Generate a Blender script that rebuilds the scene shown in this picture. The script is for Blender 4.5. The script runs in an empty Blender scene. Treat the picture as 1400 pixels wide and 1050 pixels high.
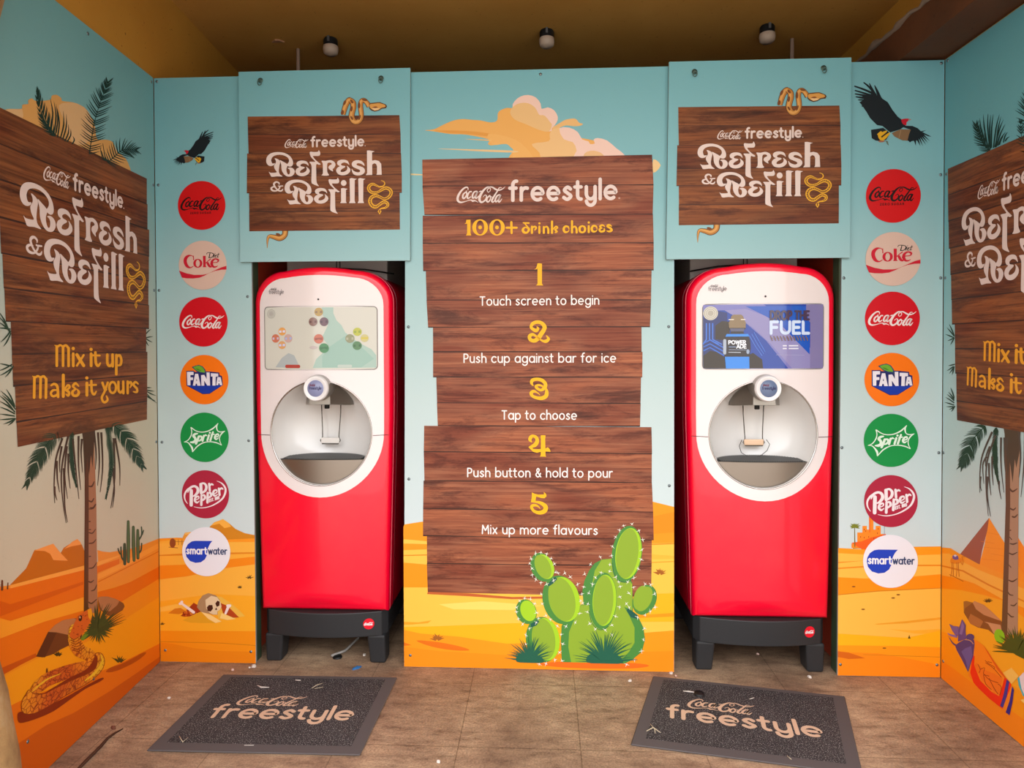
import bpy, bmesh, math, random
from mathutils import Vector, Matrix
from mathutils.geometry import tessellate_polygon, delaunay_2d_cdt

S = bpy.context.scene
COL = S.collection
PI = math.pi

# ------------------------------------------------------------------ camera
F, PX, PY = 890.0, 700.0, 486.4373723
CX, CY, CZ = 0.0, -2.98138757, 1.49343188
YAW, PIT, ROL = 0.04747022, 0.01521682, -0.00297287
_f0 = Vector((-math.sin(YAW), math.cos(YAW), 0)); _r0 = Vector((math.cos(YAW), math.sin(YAW), 0)); _z = Vector((0, 0, 1))
FW = _f0 * math.cos(PIT) - _z * math.sin(PIT)
_u = _z * math.cos(PIT) + _f0 * math.sin(PIT)
RT = _r0 * math.cos(ROL) + _u * math.sin(ROL)
UP = _u * math.cos(ROL) - _r0 * math.sin(ROL)
EYE = Vector((CX, CY, CZ))
cd = bpy.data.cameras.new('camera'); cam = bpy.data.objects.new('camera', cd); COL.objects.link(cam)
cd.sensor_width = 36; cd.lens = 36 * F / 1400; cd.shift_y = (PY - 525) / 1400; cd.clip_start = 0.05
cam.matrix_world = Matrix(((RT.x, UP.x, -FW.x, EYE.x), (RT.y, UP.y, -FW.y, EYE.y), (RT.z, UP.z, -FW.z, EYE.z), (0, 0, 0, 1)))
S.camera = cam

# ------------------------------------------------------------------ light and exposure
S.view_settings.view_transform = 'Standard'; S.view_settings.look = 'None'
S.view_settings.gamma = 1; S.view_settings.use_curve_mapping = False
S.view_settings.exposure = 0.55
W = bpy.data.worlds.new('sky'); S.world = W; W.use_nodes = True
wn = W.node_tree.nodes; bg = wn['Background']
tcw = wn.new('ShaderNodeTexCoord'); sep = wn.new('ShaderNodeSeparateXYZ'); rmp = wn.new('ShaderNodeValToRGB')
W.node_tree.links.new(tcw.outputs['Generated'], sep.inputs[0])
W.node_tree.links.new(sep.outputs['Z'], rmp.inputs[0]); W.node_tree.links.new(rmp.outputs[0], bg.inputs['Color'])
rmp.color_ramp.elements[0].position = 0.0; rmp.color_ramp.elements[0].color = (.62, .58, .54, 1)
rmp.color_ramp.elements[1].position = 0.6; rmp.color_ramp.elements[1].color = (1.45, 1.48, 1.52, 1)
bg.inputs['Strength'].default_value = 2.3
S.cycles.max_bounces = 8; S.cycles.diffuse_bounces = 5; S.cycles.use_denoising = True

# ------------------------------------------------------------------ materials
KALB = 0.80
def lin(h):
    h = h.lstrip('#'); o = []
    for i in (0, 2, 4):
        c = int(h[i:i + 2], 16) / 255
        o.append(c / 12.92 if c <= .04045 else ((c + .055) / 1.055) ** 2.4)
    return o
_mats = {}
def M(h, rough=.5, spec=.3, metal=0, coat=0, k=KALB, emit=0):
    key = (h, rough, spec, metal, coat, k, emit)
    if key in _mats: return _mats[key]
    m = bpy.data.materials.new('paint_' + h.strip('#')); m.use_nodes = True
    b = m.node_tree.nodes['Principled BSDF']; c = [x * k for x in lin(h)] + [1]
    b.inputs['Base Color'].default_value = c; b.inputs['Roughness'].default_value = rough
    b.inputs['Specular IOR Level'].default_value = spec; b.inputs['Metallic'].default_value = metal
    b.inputs['Coat Weight'].default_value = coat; b.inputs['Coat Roughness'].default_value = .05
    if emit:
        b.inputs['Emission Color'].default_value = c; b.inputs['Emission Strength'].default_value = emit
    _mats[key] = m
    return m
class NT:
    def __init__(s, name):
        s.m = bpy.data.materials.new(name); s.m.use_nodes = True; s.t = s.m.node_tree; s.b = s.t.nodes['Principled BSDF']
    def n(s, typ, **k):
        x = s.t.nodes.new('ShaderNode' + typ)
        for a, v in k.items():
            if hasattr(x, a): setattr(x, a, v)
            else: x.inputs[a].default_value = v
        return x
    def l(s, a, b): s.t.links.new(a, b)
    def ramp(s, src, stops):
        r = s.n('ValToRGB'); e = r.color_ramp.elements
        while len(e) > 1: e.remove(e[-1])
        for i, (p, c) in enumerate(stops):
            x = e[0] if i == 0 else e.new(p)
            x.position = p; x.color = tuple(c) + (1,)
        s.l(src, r.inputs[0]); return r
    def mix(s, fac, a, b, mode='MIX'):
        x = s.n('Mix', data_type='RGBA', blend_type=mode)
        for sock, v in ((x.inputs[0], fac), (x.inputs[6], a), (x.inputs[7], b)):
            if hasattr(v, 'is_linked'): s.l(v, sock)
            elif isinstance(v, (int, float)): sock.default_value = v
            else: sock.default_value = tuple(v) + (1,)
        return x.outputs[2]
def A_(h): return [x * KALB for x in lin(h)]

def sky_print(name, stops):
    t = NT(name); g = t.n('NewGeometry'); sp_ = t.n('SeparateXYZ'); t.l(g.outputs['Position'], sp_.inputs[0])
    d = t.n('Math', operation='DIVIDE'); t.l(sp_.outputs['Z'], d.inputs[0]); d.inputs[1].default_value = 2.75
    r = t.ramp(d.outputs[0], [(p, A_(c)) for p, c in stops])
    nz = t.n('TexNoise', Scale=90.0, Detail=2.0)
    t.l(g.outputs['Position'], nz.inputs['Vector'])
    rr = t.ramp(nz.outputs[0], [(0.0, (1, 1, 1)), (.69, (1, 1, 1)), (.75, (.93, .92, .9))])
    t.l(t.mix(1.0, r.outputs[0], rr.outputs[0], 'MULTIPLY'), t.b.inputs['Base Color'])
    t.b.inputs['Roughness'].default_value = .5; t.b.inputs['Specular IOR Level'].default_value = .25
    return t.m
def wood_print(name, dark, mid, light):
    t = NT(name); uv = t.n('UVMap')
    def nz(sx, sy, det, rough=.6, dist=0.0):
        mp = t.n('Mapping'); mp.inputs['Scale'].default_value = (sx, sy, 1); t.l(uv.outputs[0], mp.inputs[0])
        n = t.n('TexNoise', Scale=1.0, Detail=det, Roughness=rough, Distortion=dist); t.l(mp.outputs[0], n.inputs['Vector']); return n.outputs[0]
    g = t.ramp(nz(2.2, 70, 6, .68, .4), [(.25, A_(dark)), (.46, A_(mid)), (.74, A_(light))])
    hue = t.ramp(nz(1.9, 6, 2, .5), [(.38, (.78, .58, .54)), (.5, (1, 1, 1)), (.62, (1.25, 1.15, 1.0))])
    c1 = t.mix(1.0, g.outputs[0], hue.outputs[0], 'MULTIPLY')
    b = t.ramp(nz(2.6, 15, 7, .72, .5), [(.34, (.36, .33, .38)), (.42, (.62, .57, .60)), (.50, (1, 1, 1))])
    c1 = t.mix(1.0, c1, b.outputs[0], 'MULTIPLY')
    s2 = t.ramp(nz(2.5, 190, 4, .7), [(.30, (.66, .60, .58)), (.44, (1, 1, 1)), (.66, (1.12, 1.1, 1.06))])
    c2 = t.mix(.8, c1, s2.outputs[0], 'MULTIPLY')
    t.l(c2, t.b.inputs['Base Color']); t.b.inputs['Roughness'].default_value = .5; t.b.inputs['Specular IOR Level'].default_value = .25
    return t.m
WOOD = wood_print('plank_print', '#4a2812', '#754324', '#9a6036')
WOODR = wood_print('plank_print_warm', '#5e3426', '#8c5039', '#ad7254')
SEAM = M('#3a1e14')

# ------------------------------------------------------------------ planes and flat print work
class Pl:
    def __init__(s, o, U, V):
        s.o = Vector(o); s.U = Vector(U).normalized(); s.V = Vector(V).normalized(); s.N = s.U.cross(s.V)
    def px(s, x, y):
        d = FW + RT * ((x - PX) / F) - UP * ((y - PY) / F)
        p = EYE + d * ((s.o - EYE).dot(s.N) / d.dot(s.N)) - s.o
        return p.dot(s.U), p.dot(s.V)
    def at(s, u, v, h=0): return s.o + s.U * u + s.V * v + s.N * h
    def mat(s):
        return Matrix(((s.U.x, s.V.x, s.N.x, s.o.x), (s.U.y, s.V.y, s.N.y, s.o.y), (s.U.z, s.V.z, s.N.z, s.o.z), (0, 0, 0, 1)))
X0, X1, H = -1.815963, 1.776285, 2.75
BACK = Pl((0, 0, 0), (1, 0, 0), (0, 0, 1))
HEAD = Pl((0, -.020, 0), (1, 0, 0), (0, 0, 1))
LW = Pl((X0, 0, 0), (-.078, .997, 0), (0, 0, 1))
RW = Pl((X1, 0, 0), (0, -1, 0), (0, 0, 1))
FL = Pl((0, 0, 0), (1, 0, 0), (0, 1, 0))

def Z(x0, y0, s, P):      # points read off an enlarged crop -> photograph pixels
    return [(x0 + p[0] / s, y0 + p[1] / s) + tuple(q for q in p[2:]) for p in P]
def sp(P, closed=True, n=5):
    P = [tuple(p) for p in P]; N = len(P); out = []
    rng = range(N) if closed else range(N - 1)
    for i in rng:
        if closed: a, b, c, d = P[i - 1], P[i], P[(i + 1) % N], P[(i + 2) % N]
        else: a, b, c, d = P[max(i - 1, 0)], P[i], P[i + 1], P[min(i + 2, N - 1)]
        for k in range(n):
            t = k / n
            out.append(tuple(.5 * (2 * q1 + (q2 - q0) * t + (2 * q0 - 5 * q1 + 4 * q2 - q3) * t * t + (3 * q1 - q0 - 3 * q2 + q3) * t ** 3)
                             for q0, q1, q2, q3 in zip(a, b, c, d)))
    if not closed: out.append(P[-1])
    return out
def ell(cx, cy, rx, ry, rot=0, n=28, a0=0, a1=360):
    r = math.radians(rot); o = []
    full = abs(a1 - a0) >= 360
    for i in range(n if full else n + 1):
        a = math.radians(a0 + (a1 - a0) * i / n); x, y = rx * math.cos(a), ry * math.sin(a)
        o.append((cx + x * math.cos(r) - y * math.sin(r), cy + x * math.sin(r) + y * math.cos(r)))
    return o
def inpoly(x, y, P):
    c = False; j = len(P) - 1
    for i in range(len(P)):
        if (P[i][1] > y) != (P[j][1] > y) and x < (P[j][0] - P[i][0]) * (y - P[i][1]) / (P[j][1] - P[i][1]) + P[i][0]: c = not c
        j = i
    return c
def cdt(outer, holes=(), grid=None):
    vs = []; es = []
    for loop in [outer] + list(holes):
        b = len(vs); n = len(loop); vs += [Vector((p[0], p[1])) for p in loop]
        es += [(b + i, b + (i + 1) % n) for i in range(n)]
    if grid:
        xs = [p[0] for p in outer]; ys = [p[1] for p in outer]
        bx = [Vector((p[0], p[1])) for L in [outer] + list(holes) for p in L]
        x = min(xs) + grid / 2
        while x < max(xs):
            y = min(ys) + grid / 2
            while y < max(ys):
                if inpoly(x, y, outer) and not any(inpoly(x, y, h) for h in holes) and all((q.x - x) ** 2 + (q.y - y) ** 2 > (grid * .4) ** 2 for q in bx):
                    vs.append(Vector((x, y)))
                y += grid
            x += grid
    V, _, Fc, *_r = delaunay_2d_cdt(vs, es, [], 0, 1e-7)
    out = []
    for f in Fc:
        cx = sum(V[i][0] for i in f) / 3; cy = sum(V[i][1] for i in f) / 3
        if inpoly(cx, cy, outer) and not any(inpoly(cx, cy, h) for h in holes): out.append(tuple(f))
    return [(v[0], v[1]) for v in V], out

def link(o, parent=None):
    COL.objects.link(o)
    if parent is not None: o.parent = parent
    return o
def tag(o, label=None, cat=None, group=None, kind=None):
    for k, v in (('label', label), ('category', cat), ('group', group), ('kind', kind)):
        if v: o[k] = v
    return o
def meshobj(name, verts, faces, mats, fm=None, parent=None, smooth=False, uvs=None):
    me = bpy.data.meshes.new(name); me.from_pydata([tuple(v) for v in verts], [], faces)
    for m in (mats if isinstance(mats, (list, tuple)) else [mats]): me.materials.append(m)
    if fm: me.polygons.foreach_set('material_index', fm)
    if uvs:
        L = me.uv_layers.new(name='UVMap'); i = 0
        for p in me.polygons:
            for li in p.loop_indices:
                L.data[li].uv = uvs[me.loops[li].vertex_index]
    if smooth: me.polygons.foreach_set('use_smooth', [True] * len(faces))
    me.update(); o = bpy.data.objects.new(name, me); return link(o, parent)

class Art:
    """flat print work in a plane's own (u, v, height) frame; fn maps art coordinates to (u, v); surf maps (u, v, h) to a curved face"""
    def __init__(s, fn, h, surf=None, grid=None):
        s.fn, s.h, s.surf, s.grid = fn, h, surf, grid
        s.v = []; s.f = []; s.fm = []; s.m = []; s.uv = []; s.k = 0
    def _mi(s, m):
        if isinstance(m, str): m = M(m)
        if m not in s.m: s.m.append(m)
        return s.m.index(m)
    def _add(s, pts, tris, m, uo=(0, 0), step=1):
        s.k += 1; b = len(s.v); h = s.h + ((s.k % 26) * 1e-4 if s.surf else (s.k % 36) * 1e-5); mi = s._mi(m)
        for (u, v) in pts:
            s.v.append(s.surf(u, v, h) if s.surf else (u, v, h)); s.uv.append((u + uo[0], v + uo[1]))
        for t in tris:
            a, c, d = (pts[t[0]], pts[t[1]], pts[t[2]])
            ar = (c[0] - a[0]) * (d[1] - a[1]) - (c[1] - a[1]) * (d[0] - a[0])
            if abs(ar) < 1e-14: continue
            t = tuple(b + i for i in t)
            s.f.append(t if (ar > 0) != bool(s.surf) else t[::-1]); s.fm.append(mi)
    def poly(s, P, m, smooth=0, holes=(), uo=(0, 0), fn=None):
        fn = fn or s.fn
        if smooth: P = sp(P, True, smooth)
        uv = [fn(p[0], p[1]) for p in P]; hs = [[fn(p[0], p[1]) for p in hh] for hh in holes]
        if s.grid:
            q = []
            for i in range(len(uv)):
                a, b = uv[i - 1], uv[i]; k = max(1, int(math.hypot(b[0] - a[0], b[1] - a[1]) / s.grid)); q += [(a[0] + (b[0] - a[0]) * t / k, a[1] + (b[1] - a[1]) * t / k) for t in range(1, k + 1)]
            uv = q
        if s.grid or hs:
            pts, tris = cdt(uv, hs, s.grid)
        else:
            pts = uv; tris = tessellate_polygon([[Vector((a, b, 0)) for a, b in uv]])
        s._add(pts, tris, m, uo); return s
    def stroke(s, P, m, w=None, closed=False, n=5, cap=True, step=1, fn=None):
        fn = fn or s.fn
        P = [tuple(p) if w is None else (p[0], p[1], w) for p in P]
        if n > 1 and len(P) > 2: P = sp(P, closed, n)
        N = len(P); pts = []; tris = []
        for i, (x, y, ww) in enumerate(P):
            a = P[i - 1] if (i or closed) else P[i]; b = P[(i + 1) % N] if (i < N - 1 or closed) else P[i]
            dx, dy = b[0] - a[0], b[1] - a[1]; L = math.hypot(dx, dy) or 1
            nx, ny = -dy / L * ww / 2, dx / L * ww / 2
            pts += [fn(x + nx, y + ny), fn(x - nx, y - ny)]
        for i in range(N if closed else N - 1):
            j = (i + 1) % N; tris += [(2 * i, 2 * i + 1, 2 * j + 1), (2 * i, 2 * j + 1, 2 * j)]
        s._add(pts, tris, m, step=step)
        if cap and not closed:
            for (x, y, ww) in (P[0], P[-1]): s._add([fn(*q) for q in ell(x, y, ww / 2, ww / 2, 0, 12)], [(0, i, i + 1) for i in range(1, 11)], m)
        return s
    def build(s, name, parent, label=None):
        o = meshobj(name, s.v, s.f, s.m, s.fm, parent, uvs=s.uv)
        if label: o['label'] = label
        return o

# ------------------------------------------------------------------ single-line alphabet for the round sans lettering
def arc(cx, cy, rx, ry, a0, a1, n=12):
    return [(cx + rx * math.cos(math.radians(a0 + (a1 - a0) * i / n)), cy + ry * math.sin(math.radians(a0 + (a1 - a0) * i / n))) for i in range(n + 1)]
O_ = arc(.5, .5, .5, .5, 0, 360, 24)
G = {
 'a': (1, [O_, [(1, 1), (1, 0)]]), 'b': (1, [O_, [(0, 1.6), (0, 0)]]), 'c': (.86, [arc(.5, .5, .5, .5, 48, 312, 18)]),
 'd': (1, [O_, [(1, 1.6), (1, 0)]]), 'e': (1, [[(.02, .5), (1, .5)] + arc(.5, .5, .5, .5, 0, 306, 20)]),
 'f': (.5, [[(.18, 0), (.18, 1.2)] + arc(.48, 1.25, .3, .32, 180, 80, 8), [(-.1, 1), (.48, 1)]]),
 'g': (1, [O_, [(1, 1), (1, 0)] + arc(.5, -.05, .5, .47, 0, -150, 12)]),
 'h': (.82, [[(0, 1.6), (0, 0)], arc(.41, .58, .41, .42, 180, 0) + [(.82, 0)]]),
 'i': (0, [[(0, 1), (0, 0)], [(0, 1.42), (0, 1.43)]]), 'k': (.7, [[(0, 1.6), (0, 0)], [(.66, 1), (0, .38)], [(.25, .6), (.72, 0)]]),
 'l': (0, [[(0, 1.6), (0, 0)]]),
 'm': (1.5, [[(0, 1), (0, 0)], arc(.375, .6, .375, .4, 180, 0) + [(.75, 0)], arc(1.125, .6, .375, .4, 180, 0) + [(1.5, 0)]]),
 'n': (.82, [[(0, 1), (0, 0)], arc(.41, .58, .41, .42, 180, 0) + [(.82, 0)]]), 'o': (1, [O_]),
 'p': (1, [O_, [(0, 1), (0, -.5)]]), 'r': (.55, [[(0, 1), (0, 0)], arc(.42, .55, .42, .45, 180, 70, 8)]),
 's': (.66, [sp([(.62, .84), (.36, 1), (.06, .76), (.33, .52), (.66, .26), (.34, 0), (.0, .15)], False, 5)]),
 't': (.5, [[(.16, 1.42), (.16, .3)] + arc(.44, .3, .28, .3, 180, 280, 8), [(-.1, 1), (.48, 1)]]),
 'u': (.82, [[(0, 1)] + arc(.41, .42, .41, .42, 180, 360) + [(.82, .42)], [(.82, 1), (.82, 0)]]),
 'v': (.8, [[(0, 1), (.4, 0), (.8, 1)]]), 'w': (1.3, [[(0, 1), (.33, 0), (.65, .95), (.97, 0), (1.3, 1)]]),
 'x': (.74, [[(0, 1), (.74, 0)], [(.74, 1), (0, 0)]]),
 'y': (.82, [[(0, 1)] + arc(.41, .45, .41, .45, 180, 360), [(.82, 1), (.82, -.1)] + arc(.41, -.1, .41, .42, 0, -170)]),
 'A': (1.1, [[(0, 0), (.55, 1.45), (1.1, 0)], [(.2, .45), (.9, .45)]]), 'D': (1, [[(.3, 0), (0, 0), (0, 1.45), (.3, 1.45)] + arc(.3, .725, .7, .725, 90, -90)]),
 'E': (.75, [[(.75, 1.45), (0, 1.45), (0, 0), (.75, 0)], [(0, .75), (.65, .75)]]), 'F': (.75, [[(.75, 1.45), (0, 1.45), (0, 0)], [(0, .75), (.65, .75)]]),
 'G': (1.2, [arc(.7, .725, .7, .725, 45, 330, 18) + [(1.35, .7), (.8, .7)]]), 'H': (1, [[(0, 0), (0, 1.45)], [(1, 0), (1, 1.45)], [(0, .72), (1, .72)]]),
 'L': (.7, [[(0, 1.45), (0, 0), (.7, 0)]]), 'M': (1.2, [[(0, 0), (.08, 1.45), (.6, .55), (1.12, 1.45), (1.2, 0)]]), 'N': (1, [[(0, 0), (0, 1.45), (1, 0), (1, 1.45)]]),
 'O': (1.3, [arc(.65, .725, .65, .725, 0, 360, 24)]), 'P': (.8, [[(0, 0), (0, 1.45), (.4, 1.45)] + arc(.4, 1.05, .4, .4, 90, -90) + [(0, .65)]]),
 'R': (.85, [[(0, 0), (0, 1.45), (.4, 1.45)] + arc(.4, 1.05, .4, .4, 90, -90) + [(0, .65)], [(.4, .65), (.85, 0)]]),
 'S': (.8, [sp([(.76, 1.2), (.42, 1.45), (.06, 1.1), (.4, .75), (.78, .38), (.4, 0), (0, .25)], False, 5)]), 'T': (.95, [[(0, 1.45), (.95, 1.45)], [(.475, 1.45), (.475, 0)]]),
 'U': (1, [[(0, 1.45), (0, .5)] + arc(.5, .5, .5, .5, 180, 360) + [(1, 1.45)]]), 'W': (1.5, [[(0, 1.45), (.35, 0), (.75, 1.4), (1.15, 0), (1.5, 1.45)]]),
 'Z': (.85, [[(0, 1.45), (.85, 1.45), (0, 0), (.85, 0)]]), '1': (.3, [[(0, 1.2), (.3, 1.45), (.3, 0)]]), '8': (.7, [arc(.35, .37, .35, .37, 0, 360), arc(.35, 1.1, .3, .35, 0, 360)]),
 '5': (.7, [[(.65, 1.45), (.1, 1.45), (.05, .8)] + arc(.32, .46, .36, .46, 120, -150)]), '.': (.05, [[(0, 0), (.02, 0)]]),
 '&': (.95, [sp([(.98, .02), (.3, .9), (.2, 1.2), (.42, 1.47), (.66, 1.22), (.5, .92), (.12, .62), (.04, .3), (.38, 0), (.72, .2), (.92, .62)], False, 5)]),
}
def text(A, s, x0, x1, y0, y1, xh, w, m, gap=.46, fn=None, shear=0, space=.62):
    """lettering with its left and right stems at x0 and x1, baseline running y0 to y1, x-height xh (y down)"""
    x = 0; L = []
    for c in s:
        if c == ' ': x += space; continue
        a, ps = G[c]; L.append((x, ps)); x += a + gap
    tot = x - gap; sx = (x1 - x0) / tot; first = True
    for ox, ps in L:
        for p in ps:
            q = [(x0 + (ox + a) * sx + b * shear * xh, y0 + (y1 - y0) * (ox + a) / tot - b * xh) for a, b in p]
            run = [q[0]]
            for k in range(1, len(q)):
                run.append(q[k])
                if k < len(q) - 1:
                    ax, ay, bx, by = q[k][0] - q[k - 1][0], q[k][1] - q[k - 1][1], q[k + 1][0] - q[k][0], q[k + 1][1] - q[k][1]
                    if ax * bx + ay * by < .6 * math.hypot(ax, ay) * math.hypot(bx, by): A.stroke(run, m, w, n=1, fn=fn); run = [q[k]]
            A.stroke(run, m, w, n=1, fn=fn)

# the flowing script wordmark, read in a crop whose disc has centre (520, 530) and radius 428
SCRIPT = [
 [(316, 462, 10), (318, 435, 18), (298, 420, 24), (258, 432, 28), (205, 480, 36), (163, 550, 44), (160, 605, 42), (200, 634, 30), (270, 625, 15), (330, 608, 12), (368, 604, 20), (388, 618, 34), (425, 615, 20), (472, 638, 6)],
 [(288, 485, 20), (246, 518, 28), (236, 565, 32), (260, 577, 28), (296, 530, 22), (290, 486, 20)], [(292, 470, 14), (305, 510, 14), (330, 500, 12)],
 [(368, 484, 24), (338, 490, 26), (306, 545, 34), (318, 580, 30), (360, 556, 14)],
 [(452, 480, 22), (410, 492, 28), (384, 548, 32), (398, 578, 28), (438, 534, 22), (466, 482, 30), (432, 556, 32), (446, 580, 26), (484, 545, 10)],
 [(496, 486, 20), (520, 478, 18)],
 [(632, 498, 10), (612, 475, 16), (632, 440, 16), (662, 446, 14), (656, 480, 12), (628, 500, 10)], [(655, 424, 12), (610, 426, 24), (548, 478, 38), (500, 555, 48), (496, 612, 46), (530, 638, 34), (582, 608, 28), (602, 560, 20), (585, 535, 14), (550, 560, 10)],
 [(640, 422, 14), (690, 426, 24), (745, 458, 30), (795, 470, 24), (850, 452, 18), (886, 424, 8)],
 [(652, 545, 22), (614, 578, 30), (605, 622, 32), (632, 634, 28), (664, 590, 20), (654, 548, 20)], [(664, 556, 12), (690, 570, 12)],
 [(834, 436, 10), (800, 436, 16), (765, 490, 24), (716, 560, 32), (684, 618, 34), (702, 640, 26), (732, 612, 12)],
 [(802, 536, 22), (765, 552, 28), (735, 610, 32), (752, 636, 26), (792, 588, 22), (822, 536, 30), (784, 610, 32), (800, 640, 26), (838, 596, 10)],
]
def script(A, m, fn, wk=1.0):
    for i, p in enumerate(SCRIPT):
        A.stroke([(x, y, w * wk) for x, y, w in p], m, n=4, fn=fn, step=1 if i == 0 else 0)
def boxfn(fn, x0, y0, x1, y1, tilt=0):   # script laid into a box (its ink runs 140..888 by 420..640)
    return lambda a, b: fn(x0 + (a - 140) / 748 * (x1 - x0), y0 + (b - 420) / 220 * (y1 - y0) + tilt * (a - 140) / 748)

# ------------------------------------------------------------------ solid helpers
def bevel(o, w=.004, seg=2):
    b = o.modifiers.new('bevel', 'BEVEL'); b.width = w; b.segments = seg; b.limit_method = 'ANGLE'; return o
def box(name, lo, hi, m, parent=None, bv=0):
    x0, y0, z0 = lo; x1, y1, z1 = hi
    v = [(x0, y0, z0), (x1, y0, z0), (x1, y1, z0), (x0, y1, z0), (x0, y0, z1), (x1, y0, z1), (x1, y1, z1), (x0, y1, z1)]
    o = meshobj(name, v, [(3, 2, 1, 0), (4, 5, 6, 7), (0, 1, 5, 4), (1, 2, 6, 5), (2, 3, 7, 6), (3, 0, 4, 7)], m, parent=parent)
    if bv: bevel(o, bv)
    return o
def prism(name, P, h0, h1, mats, parent=None, edge=1):   # polygon in (u, v), solid between heights h0 and h1; face gets mats[0], edges mats[1]
    n = len(P); v = [(a, b, h0) for a, b in P] + [(a, b, h1) for a, b in P]
    ar = sum(P[i][0] * P[(i + 1) % n][1] - P[(i + 1) % n][0] * P[i][1] for i in range(n))
    t = tessellate_polygon([[Vector((a, b, 0)) for a, b in P]]); f = []; fm = []
    for tri in t:
        a, c, d = (P[i] for i in tri); s = (c[0] - a[0]) * (d[1] - a[1]) - (c[1] - a[1]) * (d[0] - a[0])
        tri = tuple(tri) if s > 0 else tuple(tri)[::-1]
        f.append(tuple(i + n for i in tri)); fm.append(0); f.append(tri[::-1]); fm.append(edge)
    for i in range(n):
        j = (i + 1) % n; q = (i, j, j + n, i + n); f.append(q if ar > 0 else q[::-1]); fm.append(edge)
    return meshobj(name, v, f, mats, fm, parent)
def tube(name, P, r, m, parent=None, sides=8, smooth=True, closed=False):
    P = [Vector(p) for p in P]; v = []; f = []; N = len(P)
    for i, p in enumerate(P):
        a = P[i - 1] if (i or closed) else P[i]; b = P[(i + 1) % N] if (i < N - 1 or closed) else P[i]
        t = (b - a).normalized(); q = t.orthogonal() if abs(t.z) > .9 else t.cross(Vector((0, 0, 1))); q.normalize()
        if i and v: 
            q = (pq - t * pq.dot(t)).normalized()
        pq = q; w = t.cross(q); rr = r[i] if isinstance(r, (list, tuple)) else r
        v += [p + (q * math.cos(2 * PI * k / sides) + w * math.sin(2 * PI * k / sides)) * rr for k in range(sides)]
    for i in range(N if closed else N - 1):
        j = (i + 1) % N
        for k in range(sides):
            l = (k + 1) % sides; f.append((i * sides + k, i * sides + l, j * sides + l, j * sides + k))
    if not closed: f += [tuple(range(sides))[::-1], tuple((N - 1) * sides + k for k in range(sides))]
    return meshobj(name, v, f, m, parent=parent, smooth=smooth)
def lathe(name, prof, m, parent=None, axis='Z', o=(0, 0, 0), n=32, fm=None, smooth=True):
    v = []; f = []; mi = []
    for (r, h) in prof:
        for k in range(n):
            a = 2 * PI * k / n; x, y = r * math.cos(a), r * math.sin(a)
            v.append((o[0] + x, o[1] + y, o[2] + h) if axis == 'Z' else (o[0] + x, o[1] + h, o[2] + y))
    for i in range(len(prof) - 1):
        for k in range(n):
            l = (k + 1) % n; q = (i * n + k, i * n + l, (i + 1) * n + l, (i + 1) * n + k)
            f.append(q if axis == 'Z' else q[::-1]); mi.append(fm[i] if fm else 0)
    ob = meshobj(name, v, f, m, mi, parent)
    ob.data.polygons.foreach_set('use_smooth', [smooth] * len(f)); return ob

# ------------------------------------------------------------------ the setting
def struct(o, lab=None):
    o['kind'] = 'structure'
    return o
def concrete():
    t = NT('stained_floor'); g = t.n('NewGeometry')
    n1 = t.n('TexNoise', Scale=2.2, Detail=6.0, Roughness=.65); t.l(g.outputs['Position'], n1.inputs['Vector'])
    mp = t.n('Mapping'); mp.inputs['Scale'].default_value = (1.0, 2.6, 1); t.l(g.outputs['Position'], mp.inputs[0])
    n2 = t.n('TexNoise', Scale=9.0, Detail=8.0, Roughness=.75); t.l(mp.outputs[0], n2.inputs['Vector'])
    n3 = t.n('TexNoise', Scale=140.0, Detail=3.0, Roughness=.7); t.l(g.outputs['Position'], n3.inputs['Vector'])
    c1 = t.ramp(n1.outputs[0], [(.32, A_('#7e6350')), (.5, A_('#a0836a')), (.7, A_('#bda284'))])
    c2 = t.ramp(n2.outputs[0], [(.32, (.50, .44, .41)), (.47, (.90, .87, .85)), (.66, (1.25, 1.24, 1.18))])
    c3 = t.ramp(n3.outputs[0], [(.34, (.66, .64, .62)), (.5, (1, 1, 1)), (.68, (1.3, 1.3, 1.28))])
    c = t.mix(1.0, c1.outputs[0], c2.outputs[0], 'MULTIPLY'); c = t.mix(.8, c, c3.outputs[0], 'MULTIPLY')
    br = t.n('TexBrick', Scale=1.0); br.offset = 0
    br.inputs['Mortar Size'].default_value = .0022; br.inputs['Brick Width'].default_value = .455; br.inputs['Row Height'].default_value = .455
    br.inputs['Color1'].default_value = br.inputs['Color2'].default_value = (1, 1, 1, 1); br.inputs['Mortar'].default_value = (.5, .46, .42, 1)
    mb = t.n('Mapping'); mb.inputs['Location'].default_value = (.319, .59, 0); t.l(g.outputs['Position'], mb.inputs[0]); t.l(mb.outputs[0], br.inputs['Vector'])
    c = t.mix(.75, c, br.outputs['Color'], 'MULTIPLY')
    t.l(c, t.b.inputs['Base Color']); t.b.inputs['Roughness'].default_value = .62
    bp = t.n('Bump', Strength=.25, Distance=.004); t.l(n3.outputs[0], bp.inputs['Height']); t.l(bp.outputs[0], t.b.inputs['Normal'])
    return t.m
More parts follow.
